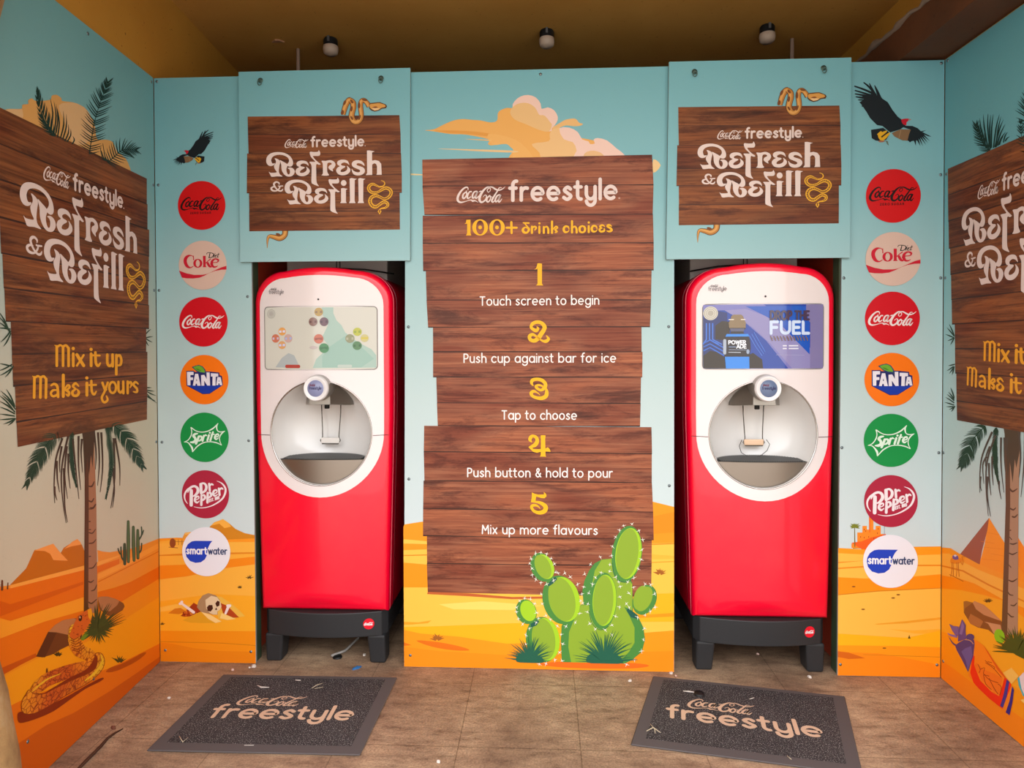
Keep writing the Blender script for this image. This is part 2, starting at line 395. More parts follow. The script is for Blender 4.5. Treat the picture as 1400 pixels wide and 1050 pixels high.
def render_paint(name, a, b, sc=1.6):
    t = NT(name); g = t.n('NewGeometry'); n1 = t.n('TexNoise', Scale=sc, Detail=6.0, Roughness=.6); t.l(g.outputs['Position'], n1.inputs['Vector'])
    n2 = t.n('TexNoise', Scale=60.0, Detail=2.0); t.l(g.outputs['Position'], n2.inputs['Vector'])
    c = t.ramp(n1.outputs[0], [(.3, A_(a)), (.7, A_(b))]); s2 = t.ramp(n2.outputs[0], [(.22, (.35, .3, .25)), (.3, (1, 1, 1))])
    t.l(t.mix(1.0, c.outputs[0], s2.outputs[0], 'MULTIPLY'), t.b.inputs['Base Color']); t.b.inputs['Roughness'].default_value = .8
    return t.m
OCHRE = render_paint('ochre_paint', '#bc8426', '#cc9432'); CEIL = render_paint('brown_paint', '#cc9440', '#dca650')
DARKBOARD = M('#241a15', .8); REDBOARD = M('#e0583c', .4); GREENPOST = M('#3c4a34', .6)
CH = 3.22
struct(box('floor', (-3.2, -3.6, -.1), (3.2, 1.25, 0), concrete()))
struct(box('bounce_ground', (-12, -16, -.1), (12, -3.6, 0), render_paint('pale_bounce_ground', '#b8b0a4', '#d0c8ba')))  # unseen pale ground, added to bounce light up to the ceiling
struct(box('bounce_ground', (-12, -3.6, -.1), (-3.2, 1.25, 0), bpy.data.materials['pale_bounce_ground'])); struct(box('bounce_ground', (3.2, -3.6, -.1), (12, 1.25, 0), bpy.data.materials['pale_bounce_ground']))  # side strips of the same added light-bouncing ground
struct(box('ceiling', (-2.3, -2.15, CH), (2.2, 1.25, CH + .08), CEIL))  # front overhang out of view lengthened to shade the panel tops
w = struct(prism('wall_left', [(-1.06, 0), (1.2, 0), (1.2, CH), (-1.06, CH)], -.12, -.013, [OCHRE, OCHRE])); w.matrix_world = LW.mat()
w = struct(prism('wall_right', [(-1.2, 0), (1.3, 0), (1.3, CH), (-1.2, CH)], -.12, -.013, [OCHRE, OCHRE])); w.matrix_world = RW.mat()
struct(box('wall_back', (-2.2, 1.15, 0), (2.1, 1.25, CH), DARKBOARD))
BROWNBEAM = render_paint('reddish_timber', '#4e2c10', '#6a3c18', 3.0)
beam = struct(box('trim_1', (X1 - .185, -1.3, H + .012), (X1 + .013, 1.1, H + .17), BROWNBEAM))
random.seed(4)
pts = [(X1 - .185 + random.uniform(-.006, .006), -1.28 + i * .05, H + .172 + random.uniform(-.006, .01)) for i in range(36)]
tag(tube('sealant_strip', pts, [random.uniform(.008, .022) for _ in pts], M('#8a7a6c', .9), sides=7),
    'rough grey sealant bead along the brown beam by the ceiling', 'sealant')

def sub(pl, x, y):
    u, v = pl.px(x, y); return Pl(pl.at(u, 0), pl.U, pl.V)
class Panel:
    def __init__(s, name, label, pl, P, sky, t=.012, uvP=None, cat='panel'):
        s.pl = pl; s.P = uvP or [pl.px(*p) for p in P]
        s.P = [(a, max(b, .002)) for a, b in s.P]
        s.o = prism(name, s.P, -t, 0, [sky, M('#8f9a98')]); s.o.matrix_world = pl.mat()
        tag(s.o, label, cat, 'printed mural panels')
        us = [p[0] for p in s.P]; vs = [p[1] for p in s.P]
        s.u0, s.u1, s.v0, s.v1 = min(us) + .0005, max(us) - .0005, min(vs) + .0005, max(vs) - .0005
    def fn(s, x, y):
        u, v = s.pl.px(x, y); return min(max(u, s.u0), s.u1), min(max(v, s.v0), s.v1)
    def art(s, h): return Art(s.fn, h)
    def screws(s, L):
        for (x, y) in L:
            u, v = s.fn(x, y)
            lathe('screw', [(.0001, .0035), (.0035, .003), (.0065, .0012), (.007, .0)], M('#7f8a8e', .35, .5, .8), s.o, 'Z', (u, v, 0), 12)
    def logo(s, kind, cx, cy, r, label):
        cu, cv = s.pl.px(cx, cy); e = s.pl.px(cx, cy - r); R = math.hypot(e[0] - cu, e[1] - cv)
        cfg = LOGOS[kind]; a0, b0, r0, col = cfg[:4]
        fn = lambda a, b: (cu + (a - a0) / r0 * R, cv - (b - b0) / r0 * R)
        A = Art(fn, .0024); A.poly(ell(a0, b0, r0, r0, 0, 64), col); d = A.build('round_logo', s.o, label)
        cfg[4](fn, d)

YEL = '#fdb913'; WHT = '#f4e9e6'; OFFW = '#ecd9d2'
# ---- brand roundels, each drawn in its own enlarged-crop coordinates
def lg_zero(fn, d):
    k = 428 / 455; g = lambda a, b: fn(567 + (a - 520) / k, 530 + (b - 560) / k)
    A = Art(fn, .0030); script(A, '#1c0a08', g, .84); A.build('lettering', d, 'black script lettering')
    A = Art(fn, .0030); text(A, 'ZERO SUGAR', 350, 742, 688, 684, 24, 9, '#3a0606', gap=1.0); A.build('small_lettering', d)
def lg_coke(fn, d):
    A = Art(fn, .0030); script(A, WHT, fn, .82); A.build('lettering', d, 'white script lettering')
def serif_o(A, cx, cy, rx, ry, t, m):   # stressed bowl: thick sides, thin top and bottom
    A.poly(ell(cx, cy, rx, ry, 0, 36), m, holes=[ell(cx, cy, rx - t, ry - t * .35, 0, 30)])
def lg_diet(fn, d):
    A = Art(fn, .0030); R_ = '#cf1430'
    A.stroke([(392, 440, 18), (385, 385, 14), (345, 362, 14), (290, 370, 40), (240, 420, 62), (235, 490, 62), (270, 560, 52), (330, 588, 22), (385, 560, 12)], R_)
    A.stroke([(392, 365, 8), (394, 440, 12)], R_, cap=False)
    serif_o(A, 472, 508, 86, 82, 48, R_)
    A.poly([(570, 372), (622, 372), (622, 560), (640, 580), (560, 580), (575, 560)], R_)
    A.stroke([(622, 505, 12), (660, 470, 14), (715, 430, 18)], R_); A.stroke([(650, 490, 40), (690, 560, 44), (735, 578, 20)], R_, cap=False)
    A.stroke([(725, 520, 40), (760, 500, 16), (840, 490, 18), (860, 450, 34), (800, 430, 24), (745, 470, 44), (738, 530, 52), (770, 575, 34), (820, 575, 20), (850, 555, 8)], R_)
    A.build('lettering', d, 'red serif lettering')
    A = Art(fn, .0030); K = '#1d1a1c'
    for p in ([(705, 325, 14), (685, 405, 18)], [(640, 340, 10), (660, 315, 10), (740, 320, 12), (775, 345, 16), (745, 395, 14), (685, 405, 12)], [(790, 350, 12), (770, 400, 12)], [(800, 325, 12), (802, 327, 12)],
              [(800, 385, 8), (830, 360, 10), (805, 365, 12), (800, 400, 12), (835, 395, 6)], [(872, 325, 12), (845, 395, 12), (870, 390, 6)], [(838, 352, 8), (885, 348, 8)]): A.stroke(p, K)
    A.build('small_lettering', d, 'black script word')
    A = Art(fn, .0029)
    A.poly([(112, 640), (250, 690), (400, 722), (560, 722), (640, 708), (720, 675), (820, 628), (920, 585), (1012, 560), (1014, 628), (920, 630), (800, 650), (690, 690), (600, 735), (500, 775), (380, 788), (260, 785), (165, 770)], R_, 0)
    A.build('ribbon', d, 'red ribbon')
def lg_fanta(fn, d):
    A = Art(fn, .0029); N = '#1b1f66'
    A.poly([(208, 382), (350, 380), (365, 400), (560, 400), (590, 392), (660, 395), (825, 412), (830, 460), (875, 475), (892, 640), (640, 802), (510, 808), (210, 652)], N)
    A.poly([(222, 645), (885, 645), (636, 792), (514, 798)], '#1237a8'); A.build('badge', d, 'navy and blue shield')
    A = Art(fn, .0033); w = '#f2ecf4'
    for P in ([(222, 400), (345, 398), (345, 455), (285, 458), (285, 500), (335, 500), (335, 548), (285, 552), (285, 645), (228, 645)],
              [(485, 460), (545, 455), (590, 530), (588, 410), (645, 410), (652, 650), (600, 650), (540, 560), (545, 652), (488, 652)],
              [(668, 425), (805, 432), (805, 485), (760, 488), (752, 650), (695, 650), (700, 485), (668, 485)]): A.poly(P, w)
    A.poly([(375, 435), (430, 435), (475, 652), (415, 652), (405, 615), (385, 615), (375, 652), (328, 650)], w, holes=[[(400, 520), (412, 565), (392, 565)]])
    A.poly([(790, 495), (850, 497), (880, 642), (835, 642), (828, 610), (808, 610), (803, 642), (765, 642)], w, holes=[[(818, 545), (828, 578), (812, 578)]])
    A.build('lettering', d, 'white block capitals')
    A = Art(fn, .0036)
    A.poly([(312, 312), (380, 285), (450, 272), (520, 300), (565, 360), (582, 410), (585, 470), (555, 425), (470, 420), (400, 390), (350, 345)], '#24406a', 0)
    A.poly([(340, 312), (400, 292), (455, 286), (510, 310), (548, 362), (560, 412), (480, 405), (415, 380), (365, 345)], '#6fae2c', 0)
    A.poly([(385, 330), (440, 345), (500, 385), (450, 380), (405, 358)], '#4f8524'); A.build('leaf', d, 'green leaf')
def lg_sprite(fn, d):
    A = Art(fn, .0029); w = '#e8fbe8'
    def star(P, w0): A.stroke(P, w, w0, n=4, cap=False)
    pts = [(275, 335), (750, 310), (910, 405), (850, 660), (300, 785), (150, 605)]
    star([(278, 340, 20), (380, 405, 16), (480, 425, 16), (590, 408, 18), (700, 350, 24), (786, 262, 10)], None)
    star([(786, 262, 10), (758, 320, 26), (772, 395, 18), (830, 422, 18), (912, 404, 8)], None)
    star([(912, 404, 8), (850, 450, 22), (812, 520, 16), (815, 590, 14), (848, 662, 10)], None)
    star([(848, 662, 10), (760, 620, 20), (640, 600, 16), (520, 615, 16), (400, 680, 22), (304, 788, 12)], None)
    star([(304, 788, 12), (300, 720, 36), (255, 650, 22), (210, 612, 16), (148, 606, 8)], None)
    star([(148, 606, 8), (220, 575, 16), (275, 500, 18), (295, 420, 16), (278, 338, 18)], None)
    A.build('burst_outline', d, 'white pointed outline')
    A = Art(fn, .0033)
    for p in ([(402, 452, 22), (355, 462, 40), (325, 495, 46), (355, 530, 44), (360, 580, 46), (320, 608, 46), (268, 608, 22)],
              [(425, 505, 40), (400, 570, 42), (372, 635, 40)], [(425, 500, 20), (470, 505, 36), (480, 550, 40), (430, 585, 24), (400, 580, 14)],
              [(520, 490, 36), (495, 585, 36)], [(520, 510, 18), (550, 480, 30), (575, 490, 18)],
              [(615, 480, 36), (585, 575, 36)], [(632, 436, 36), (634, 437, 36)], [(690, 425, 32), (640, 572, 36)], [(655, 475, 20), (715, 462, 20)],
              [(735, 520, 18), (790, 495, 22), (785, 460, 26), (745, 475, 32), (722, 525, 36), (750, 555, 28), (795, 525, 10)]): A.stroke(p, w)
    A.build('lettering', d, 'white slanted lettering')
def lg_drp(fn, d):
    A = Art(fn, .0030); w = '#fbeef2'
    for p in ([(265, 425, 60), (262, 560, 62), (260, 690, 60)], [(200, 460, 14), (240, 380, 40), (320, 345, 40), (380, 380, 50), (385, 450, 56), (330, 515, 36), (285, 530, 16)],
              [(445, 310, 56), (450, 470, 52)], [(430, 305, 30), (500, 290, 36), (545, 340, 46), (530, 420, 46), (455, 475, 28)],
              [(600, 300, 40), (610, 425, 42)], [(610, 340, 20), (645, 305, 34), (672, 318, 26)],
              [(330, 600, 18), (400, 570, 20), (395, 530, 28), (345, 550, 38), (330, 610, 42), (370, 645, 34), (412, 615, 14)],
              [(455, 510, 40), (450, 685, 46)], [(455, 515, 20), (505, 510, 40), (520, 560, 42), (465, 610, 26)],
              [(572, 465, 40), (565, 640, 46)], [(572, 470, 20), (620, 465, 40), (635, 515, 42), (580, 560, 26)],
              [(672, 490, 18), (740, 455, 20), (735, 412, 28), (690, 425, 38), (672, 480, 40), (705, 520, 34), (755, 490, 14)],
              [(780, 385, 40), (792, 500, 42)], [(790, 420, 18), (825, 378, 34), (852, 392, 26)]): A.stroke(p, w, cap=True)
    A.build('lettering', d, 'white display lettering')
    A = Art(fn, .0029)
    A.stroke([(190, 665, 10), (145, 590, 24), (140, 500, 32), (190, 415, 34), (260, 365, 30)], w)
    A.stroke([(745, 248, 8), (830, 285, 22), (895, 365, 34), (900, 450, 38), (850, 560, 32), (740, 650, 26), (600, 715, 18), (450, 742, 16), (315, 722, 8)], w); A.build('swoosh', d, 'white oval swoosh')
    A = Art(fn, .0030); text(A, 'EST. 1885', 600, 785, 632, 572, 34, 14, w, gap=.6); A.build('small_lettering', d)
def lg_smart(fn, d):
    A = Art(fn, .0029)
    A.poly([(640, 322), (320, 322), (250, 335), (180, 385), (138, 460), (130, 530), (150, 620), (215, 695), (320, 728), (420, 715), (495, 660), (530, 590), (545, 480), (570, 420), (600, 365)], '#1c43c4', 0)
    A.build('droplet', d, 'blue drop shape')
    A = Art(fn, .0033); text(A, 'smart', 158, 528, 560, 562, 82, 25, '#fbfaff', gap=.5); A.build('lettering', d, 'white heavy lettering')
    A = Art(fn, .0033); text(A, 'water', 562, 905, 562, 562, 78, 21, '#33426e', gap=.42); A.build('lettering', d, 'dark blue lettering')
LOGOS = {'zero': (567, 530, 455, '#d8060c', lg_zero), 'diet': (563, 545, 455, '#e0c0b0', lg_diet), 'coke': (520, 530, 428, '#d60019', lg_coke),
         'fanta': (542, 542, 452, '#ff7a00', lg_fanta), 'sprite': (530, 520, 450, '#0d9445', lg_sprite), 'drp': (527, 493, 440, '#b3213f', lg_drp), 'smart': (520, 520, 450, '#f4f1f9', lg_smart)}
LOGO_WORDS = {'zero': 'red roundel with black script', 'diet': 'pale roundel with red serif word', 'coke': 'red roundel with white script', 'fanta': 'orange roundel with leaf and shield',
              'sprite': 'green roundel with pointed outline', 'drp': 'maroon roundel with white oval swoosh', 'smart': 'white roundel with blue drop'}

# ---- the REFRESH & REFILL display lettering, in the pixels of the right-hand header panel
def z1(P): return Z(940, 165, 11.667, P)
def z2(P): return Z(1040, 165, 11.667, P)
def z3(P): return Z(950, 225, 14, P)
def z4(P): return Z(1040, 225, 14, P)
gR = [z1([(172, 562), (158, 515), (172, 450), (218, 400), (290, 374), (380, 368), (470, 383), (550, 425), (600, 488), (613, 548), (602, 588), (570, 606), (530, 600), (496, 578), (520, 558), (543, 525), (543, 488), (518, 455), (470, 427), (400, 412), (322, 420), (268, 448), (245, 490), (248, 528), (266, 556), (305, 552), (290, 578), (250, 596), (205, 592)]),
      z1([(303, 470), (345, 480), (380, 502), (393, 535), (380, 600), (370, 680), (388, 732), (432, 768), (340, 766), (250, 774), (225, 738), (200, 690), (232, 708), (318, 705), (333, 690), (302, 645), (291, 592), (320, 545), (322, 510)]),
      z1([(388, 500), (450, 528), (500, 556), (520, 585), (500, 640), (503, 690), (520, 726), (540, 736), (556, 716), (559, 676), (545, 648), (518, 632), (560, 620), (606, 632), (638, 672), (633, 716), (596, 758), (540, 771), (490, 758), (445, 716), (418, 655), (412, 570)])]
gE = [z1([(876, 594), (860, 542), (823, 514), (750, 507), (692, 525), (670, 560), (684, 596), (716, 614), (674, 640), (652, 690), (690, 746), (760, 764), (830, 751), (882, 712), (894, 672), (873, 636), (832, 608), (844, 642), (830, 680), (786, 706), (736, 708), (728, 690), (750, 662), (806, 630), (800, 612), (752, 603), (737, 588), (746, 570), (790, 553), (842, 567)])]
gF = [z1([(898, 395), (905, 362), (960, 366), (1035, 362), (1050, 335), (1072, 370), (1074, 405), (1050, 430), (960, 432), (956, 448), (990, 492), (1040, 535), (1082, 566), (1050, 576), (1006, 571), (1004, 700), (1005, 820), (1016, 882), (1046, 926), (1000, 915), (942, 890), (922, 858), (925, 700), (926, 600), (912, 562), (890, 529), (930, 526), (988, 525), (960, 492), (920, 452)])]
gr = [z1([(1095, 512), (1165, 513), (1192, 506), (1250, 500), (1310, 528), (1331, 575), (1310, 622), (1282, 650), (1288, 684), (1240, 660), (1211, 626), (1226, 590), (1266, 568), (1256, 545), (1218, 541), (1192, 565), (1190, 690), (1216, 750), (1095, 750), (1116, 715), (1115, 560)])]
gs = [z2([(655, 594), (642, 546), (596, 510), (530, 500), (465, 520), (440, 562), (460, 610), (530, 641), (574, 662), (580, 685), (550, 701), (500, 690), (460, 666), (438, 640), (446, 692), (476, 736), (540, 751), (610, 739), (655, 702), (661, 660), (636, 622), (580, 600), (532, 584), (521, 566), (546, 550), (600, 560)])]
gh = [z2([(700, 342), (740, 340), (830, 356), (786, 372), (785, 508), (840, 498), (900, 514), (938, 560), (946, 740), (855, 740), (866, 718), (868, 600), (852, 562), (820, 550), (786, 574), (785, 742), (675, 745), (699, 712)])]
gi = [z4([(305, 318), (350, 308), (440, 326), (405, 346), (402, 570), (416, 606), (285, 606), (305, 570)])]
gl = [z4([(482, 125), (520, 112), (630, 130), (586, 152), (578, 560), (596, 606), (465, 606), (486, 560)])]
def sh(L, dx, dy): return [[(p[0] + dx, p[1] + dy) for p in q] for q in L]
SOFT = gR + gE + gF + gr + sh(gE, 59.0, -1.3) + gs + sh(gR, 26.3, 38.8) + sh(gE, 26.5, 38.6) + sh(gF, 27, 38.7) + [ell(1040 + 360 / 14, 225 + 210 / 14, 56 / 14, 57 / 14)]
HARD = gh + gi + gl + sh(gl, 12.5, 0)
AMP = [z3([(306, 240, 14), (306, 214, 28), (270, 192, 28), (228, 200, 36), (203, 232, 38), (216, 272, 32), (242, 312, 28), (286, 352, 28), (330, 368, 28), (366, 356, 28), (382, 330, 14)]),
       z3([(240, 286, 14), (190, 287, 26), (150, 312, 36), (160, 348, 36), (205, 366, 30), (262, 360, 24), (304, 325, 26), (322, 285, 24), (292, 268, 16)]), z3([(292, 274, 16), (340, 272, 22), (382, 268, 18)])]
for q in AMP: q[:] = [(a, b, c / 14) for a, b, c in q]
EMB = z4([(1125, 160, 10), (1180, 184, 16), (1193, 230, 20), (1160, 270, 22), (1090, 283, 28), (1020, 256, 38), (950, 232, 50), (884, 265, 60), (866, 325, 64), (910, 384, 60), (980, 402, 52), (1070, 380, 44), (1140, 338, 54), (1220, 308, 62), (1300, 342, 66), (1322, 410, 66), (1270, 490, 60), (1180, 522, 52), (1090, 482, 52), (1010, 458, 60), (924, 492, 70), (892, 570, 76), (932, 652, 74), (1010, 678, 66), (1090, 630, 58), (1170, 583, 60), (1238, 604, 60), (1252, 650, 52), (1200, 696, 36), (1130, 708, 24), (1090, 728, 20)])
EMB = [(a, b, c / 14) for a, b, c in EMB]
def sign_lettering(fn, board, h):
    A = Art(fn, h)
    for P in SOFT: A.poly(sp(P, True, 3), OFFW)
    for P in HARD: A.poly(P, OFFW)
    for P in AMP: A.stroke(P, OFFW)
    A.build('lettering', board, 'large cream display lettering')
    A = Art(fn, h); script(A, OFFW, boxfn(fn, 980.5, 179.0, 1015, 190.6, -.6), .78); A.build('script_lettering', board, 'cream script wordmark')
    A = Art(fn, h); text(A, 'freestyle', 1020, 1095, 188.6, 187.2, 8.5, 2.7, OFFW, gap=.46); A.stroke([(1097.2, 187.6), (1097.6, 187.6)], OFFW, 1.0, n=1); A.build('wordmark_lettering', board, 'cream rounded wordmark')
    A = Art(fn, h); A.stroke(EMB, '#f3b428', n=5); A.stroke([(a, b, c * .42) for a, b, c in EMB[4:-2]], '#7a4a14', n=5, cap=False)
    E2 = sp([(a, b, c) for a, b, c in EMB[4:-2]], False, 5)
    for i in range(0, len(E2) - 1, 2):
        (a, b, c), (a2, b2, _) = E2[i], E2[i + 1]; dx, dy = a2 - a, b2 - b; L = math.hypot(dx, dy) or 1
        A.stroke([(a - dy / L * c * .26, b + dx / L * c * .26), (a + dy / L * c * .26, b - dx / L * c * .26)], '#f3b428', .55, n=1, cap=False, step=0)
    A.poly(z4([(1080, 722), (1122, 768), (1086, 832), (1044, 770)]), '#f3b428'); A.stroke(z4([(1082, 745), (1084, 785)]), '#7a3a10', 1.6, n=1); A.build('snake_emblem', board, 'small yellow coiled snake')

def planks(A, rows, mat, seed, seam=1.3):
    """rows: (xl_top, y_top_left, xr_top, y_top_right, xl_bot, y_bot_left, xr_bot, y_bot_right) in art coordinates"""
    rnd = random.Random(seed)
    for (a, b, c, d, e, f, g, h) in rows:
        A.poly([(a, b), (c, d), (g, h), (e, f)], mat, uo=(rnd.uniform(0, 9), rnd.uniform(0, 9)))
    for (a, b, c, d, e, f, g, h) in rows[:-1]:
        N = 9; up = []; dn = []
        for i in range(N):
            t = i / (N - 1); x = e + (g - e) * t; y = f + (h - f) * t
            th = seam * rnd.uniform(.35, 1.0); up.append((x, y - th * .5)); dn.append((x, y + th * .5))
        A.poly(up + dn[::-1], SEAM)

# ------------------------------------------------------------------ printed scenery helpers (photograph pixels)
def frond(A, spine, n, L, m, ang=55, w=1.6, curl=.35, sides=(1, -1), prof=.45, rib=1.4, seed=1):
    rnd = random.Random(seed); P = sp([(a, b) for a, b in spine], False, 8); N = len(P)
    A.stroke([(a, b, rib * (1 - .8 * i / N)) for i, (a, b) in enumerate(P)], m, n=1)
    for k in range(n):
        t = (k + .5) / n; i = min(int(t * (N - 1)), N - 2); x, y = P[i]
        dx, dy = P[i + 1][0] - x, P[i + 1][1] - y; l = math.hypot(dx, dy) or 1; dx /= l; dy /= l
        for s in sides:
            a = math.radians(ang * (1 - .55 * t)) * s; ll = L * (prof + (1 - prof) * math.sin(PI * min(1, .15 + t * .95))) * rnd.uniform(.82, 1.1)
            ex, ey = dx * math.cos(a) - dy * math.sin(a), dx * math.sin(a) + dy * math.cos(a)
            A.stroke([(x, y, w), (x + ex * ll * .55, y + ey * ll * .55, w * .8), (x + ex * ll + dx * ll * curl * .3, y + ey * ll + dy * ll * curl * .3 + curl * ll * .12, w * .15)], m, n=3, cap=False, step=0)
def strands(A, L, m, w=2.9):
    for P in L: A.stroke([(a, b, w * (1 - .75 * i / (len(P) - 1))) for i, (a, b) in enumerate(P)], m, n=5, cap=False, step=0)
def tuft(A, cx, cy, r, n, m, a0=200, a1=340, w=1.3, seed=1, base=True, ry=None):
    rnd = random.Random(seed)
    if base: A.poly(ell(cx, cy - r * .05, r * .45, r * .2, 0, 16), m)
    for k in range(n):
        a = math.radians(a0 + (a1 - a0) * k / max(n - 1, 1) + rnd.uniform(-4, 4)); l = r * rnd.uniform(.75, 1.1)
        x, y = math.cos(a) * l, math.sin(a) * (ry or r) / r * l
        A.stroke([(cx + x * .12, cy + y * .1, w * 1.6), (cx + x * .55, cy + y * .62, w), (cx + x, cy + y, w * .15)], m, n=3, cap=False, step=0)
TRK = lambda A, P, ms: [A.stroke(p, ms, n=3, cap=False, step=0) for p in P]

SKY_B = sky_print('sky_print_shaded_back', [(0, '#d6e2e4'), (.25, '#d2e0e2'), (.45, '#c4d8d8'), (.62, '#aed0d2'), (.8, '#8ac2ca'), (1, '#78b8c4')])  # printed sky; its darker top stops also carry the shade under the ceiling
SKY_L = sky_print('sky_print_lit_left', [(0, '#d6c2a2'), (.3, '#d2c4aa'), (.5, '#ccc9b4'), (.68, '#a8c2be'), (.82, '#86bcc0'), (1, '#78b6be')])  # printed sky; tan lower stops carry warm bounced light, top the ceiling shade
SKY_R = sky_print('sky_print_shaded_right', [(0, '#dcdcd6'), (.25, '#d4deda'), (.45, '#b8d6d6'), (.62, '#94c8cc'), (.8, '#74b8c2'), (1, '#6ab0bc')])  # printed sky with ceiling shade mixed into the top stops

# ================================================================== LEFT SIDE PANEL
u_near = -1.00
LP = Panel('mural_panel', 'left side wall panel with a palm tree, sand coloured snake and tall plank sign', LW, None, SKY_L,
           uvP=[(u_near, 0), (-.003, 0), (-.003, H), (u_near, H)])
A = LP.art(.0004)
A.poly([(-90, 845), (14, 800), (114, 773.5), (134, 769), (133, 752), (140, 754), (150, 755), (160, 753.5), (180, 750), (196, 744.5), (219, 735), (219, 906), (-90, 1250)], '#f5902a')
A.poly([(-90, 850), (14, 804), (114, 779), (134, 774), (163, 764), (163, 771), (134, 783), (114, 817), (14, 849), (-90, 893)], '#ee6e04')
A.poly([(-90, 866), (14, 826), (60, 812), (114, 795), (114, 799), (60, 820), (0, 843), (-90, 880)], '#dd5c00')
A.poly([(14, 800), (114, 773.5), (134, 768), (163, 759), (163, 761), (134, 773.5), (114, 779.5), (14, 804.5)], '#ffa440')
A.poly([(134, 785), (165, 770), (216, 743), (219, 742), (219, 748), (170, 775), (134, 792)], '#ff9f36')
A.poly([(134, 795), (219, 752), (219, 753.2), (134, 796.5)], '#e06c00')
A.poly([(-90, 893), (14, 849), (114, 817), (134, 809), (178, 796), (219, 773), (219, 800), (219, 906), (-90, 1250)], '#f58f14')
A.poly([(134, 809), (155, 804), (178.6, 795.5), (219, 773.5), (219, 790), (190, 808), (167, 822), (150, 830), (134, 836)], '#ec6d04')
A.poly([(-90, 893), (14, 849), (114, 816.5), (114, 834), (60, 850), (0, 873), (-90, 915)], '#ff9d22')
A.poly([(-90, 915), (0, 873), (60, 850), (114, 835), (120, 850), (60, 885), (48, 895), (0, 915), (-90, 960)], '#ee7206')
A.poly([(-90, 955), (0, 914), (49, 893), (50, 898), (30, 908), (0, 925), (-90, 970)], '#cc5406')
A.poly([(-90, 985), (0, 927), (50, 901), (90, 885), (114, 880), (150, 860), (219, 815), (219, 880), (180, 899), (148, 914), (100, 930), (30, 957), (6, 969), (-90, 1015)], '#fb9c0e')
A.poly([(-90, 1015), (6, 969), (30, 957), (100, 930), (148, 914), (180, 899), (219, 879), (219, 906), (-90, 1250)], '#ec7208')
A.poly([(-90, 1090), (18, 1021), (64, 991), (100, 975), (150, 945), (184, 922), (219, 897), (219, 906), (-90, 1250)], '#d05a04')
A.poly([(145, 919), (150, 913), (165, 908), (181, 900), (196, 892), (199, 894), (185, 905), (160, 917)], '#b84e06', 3)
A.build('sand_dunes', LP.o, 'orange printed dunes')
A = LP.art(.0001)
A.poly([(14.3, 799), (35.7, 777), (47, 752), (56, 750), (72.9, 743.6), (82.9, 756), (87, 749), (105.7, 737), (112, 745), (116, 755), (122, 778), (60, 795), (12, 806)], '#cb6a06')
A.poly(Z(0, 700, 7, [(330, 368), (430, 330), (510, 303), (560, 370), (650, 466), (600, 465), (510, 460), (480, 400), (430, 375)]), '#fd9c48')
A.poly(Z(0, 700, 7, [(590, 400), (620, 350), (690, 285), (740, 258), (770, 290), (776, 312), (680, 330), (620, 352)]), '#fd9c48')
A.build('mesa', LP.o)
A = LP.art(.0009)
for p in ([(2.5, 806, 3.4), (2.7, 794, 2.4)], [(10, 805, 2), (10.5, 797, 1.5)]): A.stroke(p, '#6a3316', n=1)
A.build('distant_cactus', LP.o)
A = LP.art(.001)
for q in range(2):
    c, k = (('#39472a', 1.0), ('#566a3a', .55))[q]
    for P in ([(175, 713), (175.3, 768)], [(182, 720.5), (183, 766)], [(188, 725), (188.3, 763)], [(170, 744), (170.3, 771)]):
        A.stroke([(P[0][0], P[0][1], 3.6 * k), (P[0][0] + .2, (P[0][1] + P[1][1]) / 2, 5 * k), (P[1][0], P[1][1], 4 * k)], c, n=3)
    for P in ([(165, 748, 2 * k), (166, 762, 2.2 * k), (170, 767, 2.4 * k)], [(161, 750, 1.6 * k), (163, 756, 2 * k), (165.5, 758, 1.8 * k)], [(193, 720.5, 1.8 * k), (193.4, 731, 2 * k), (189.5, 738, 2.4 * k)],
              [(196, 725, 1.4 * k), (194, 731, 1.8 * k)], [(193.3, 743, 1.8 * k), (192.5, 752, 2.2 * k), (189, 757, 2.2 * k)]): A.stroke(P, c, n=3)
A.build('cactus', LP.o, 'tall dark green column cactus')
A = LP.art(.0009)
A.poly(Z(0, 90, 5, [(-40, 330), (5, 315), (22, 304), (60, 294), (130, 295), (150, 288), (152, 266), (192, 260), (190, 238), (215, 222), (245, 240), (340, 232), (352, 205), (385, 198), (418, 222), (424, 240), (500, 250), (560, 275), (600, 312), (645, 400), (662, 500), (720, 504), (770, 522), (800, 590), (850, 625), (880, 680), (878, 730), (700, 720), (300, 500)]), '#e3ab60', 3)
A.poly(Z(0, 90, 5, [(400, 270), (500, 252), (560, 277), (600, 314), (630, 400), (600, 520), (520, 540), (470, 480), (440, 380)]), '#e8bd86', 3)
A.poly(Z(0, 90, 5, [(5, 320), (60, 296), (130, 297), (150, 300), (150, 360), (60, 340)]), '#e8bd86', 3)
A.build('cloud', LP.o)
DG = '#14332a'; DG2 = '#1f3c26'
A = LP.art(.0012)
frond(A, Z(0, 90, 5, [(375, 480), (330, 410), (290, 320), (258, 230), (246, 175)]), 22, 17, DG, 42, 1.6, .1, (1,), .6, seed=2)
frond(A, Z(0, 90, 5, [(375, 480), (320, 430), (280, 350), (250, 220)]), 15, 12, DG, 30, 1.7, .1, (-1, 1), .6, seed=3)
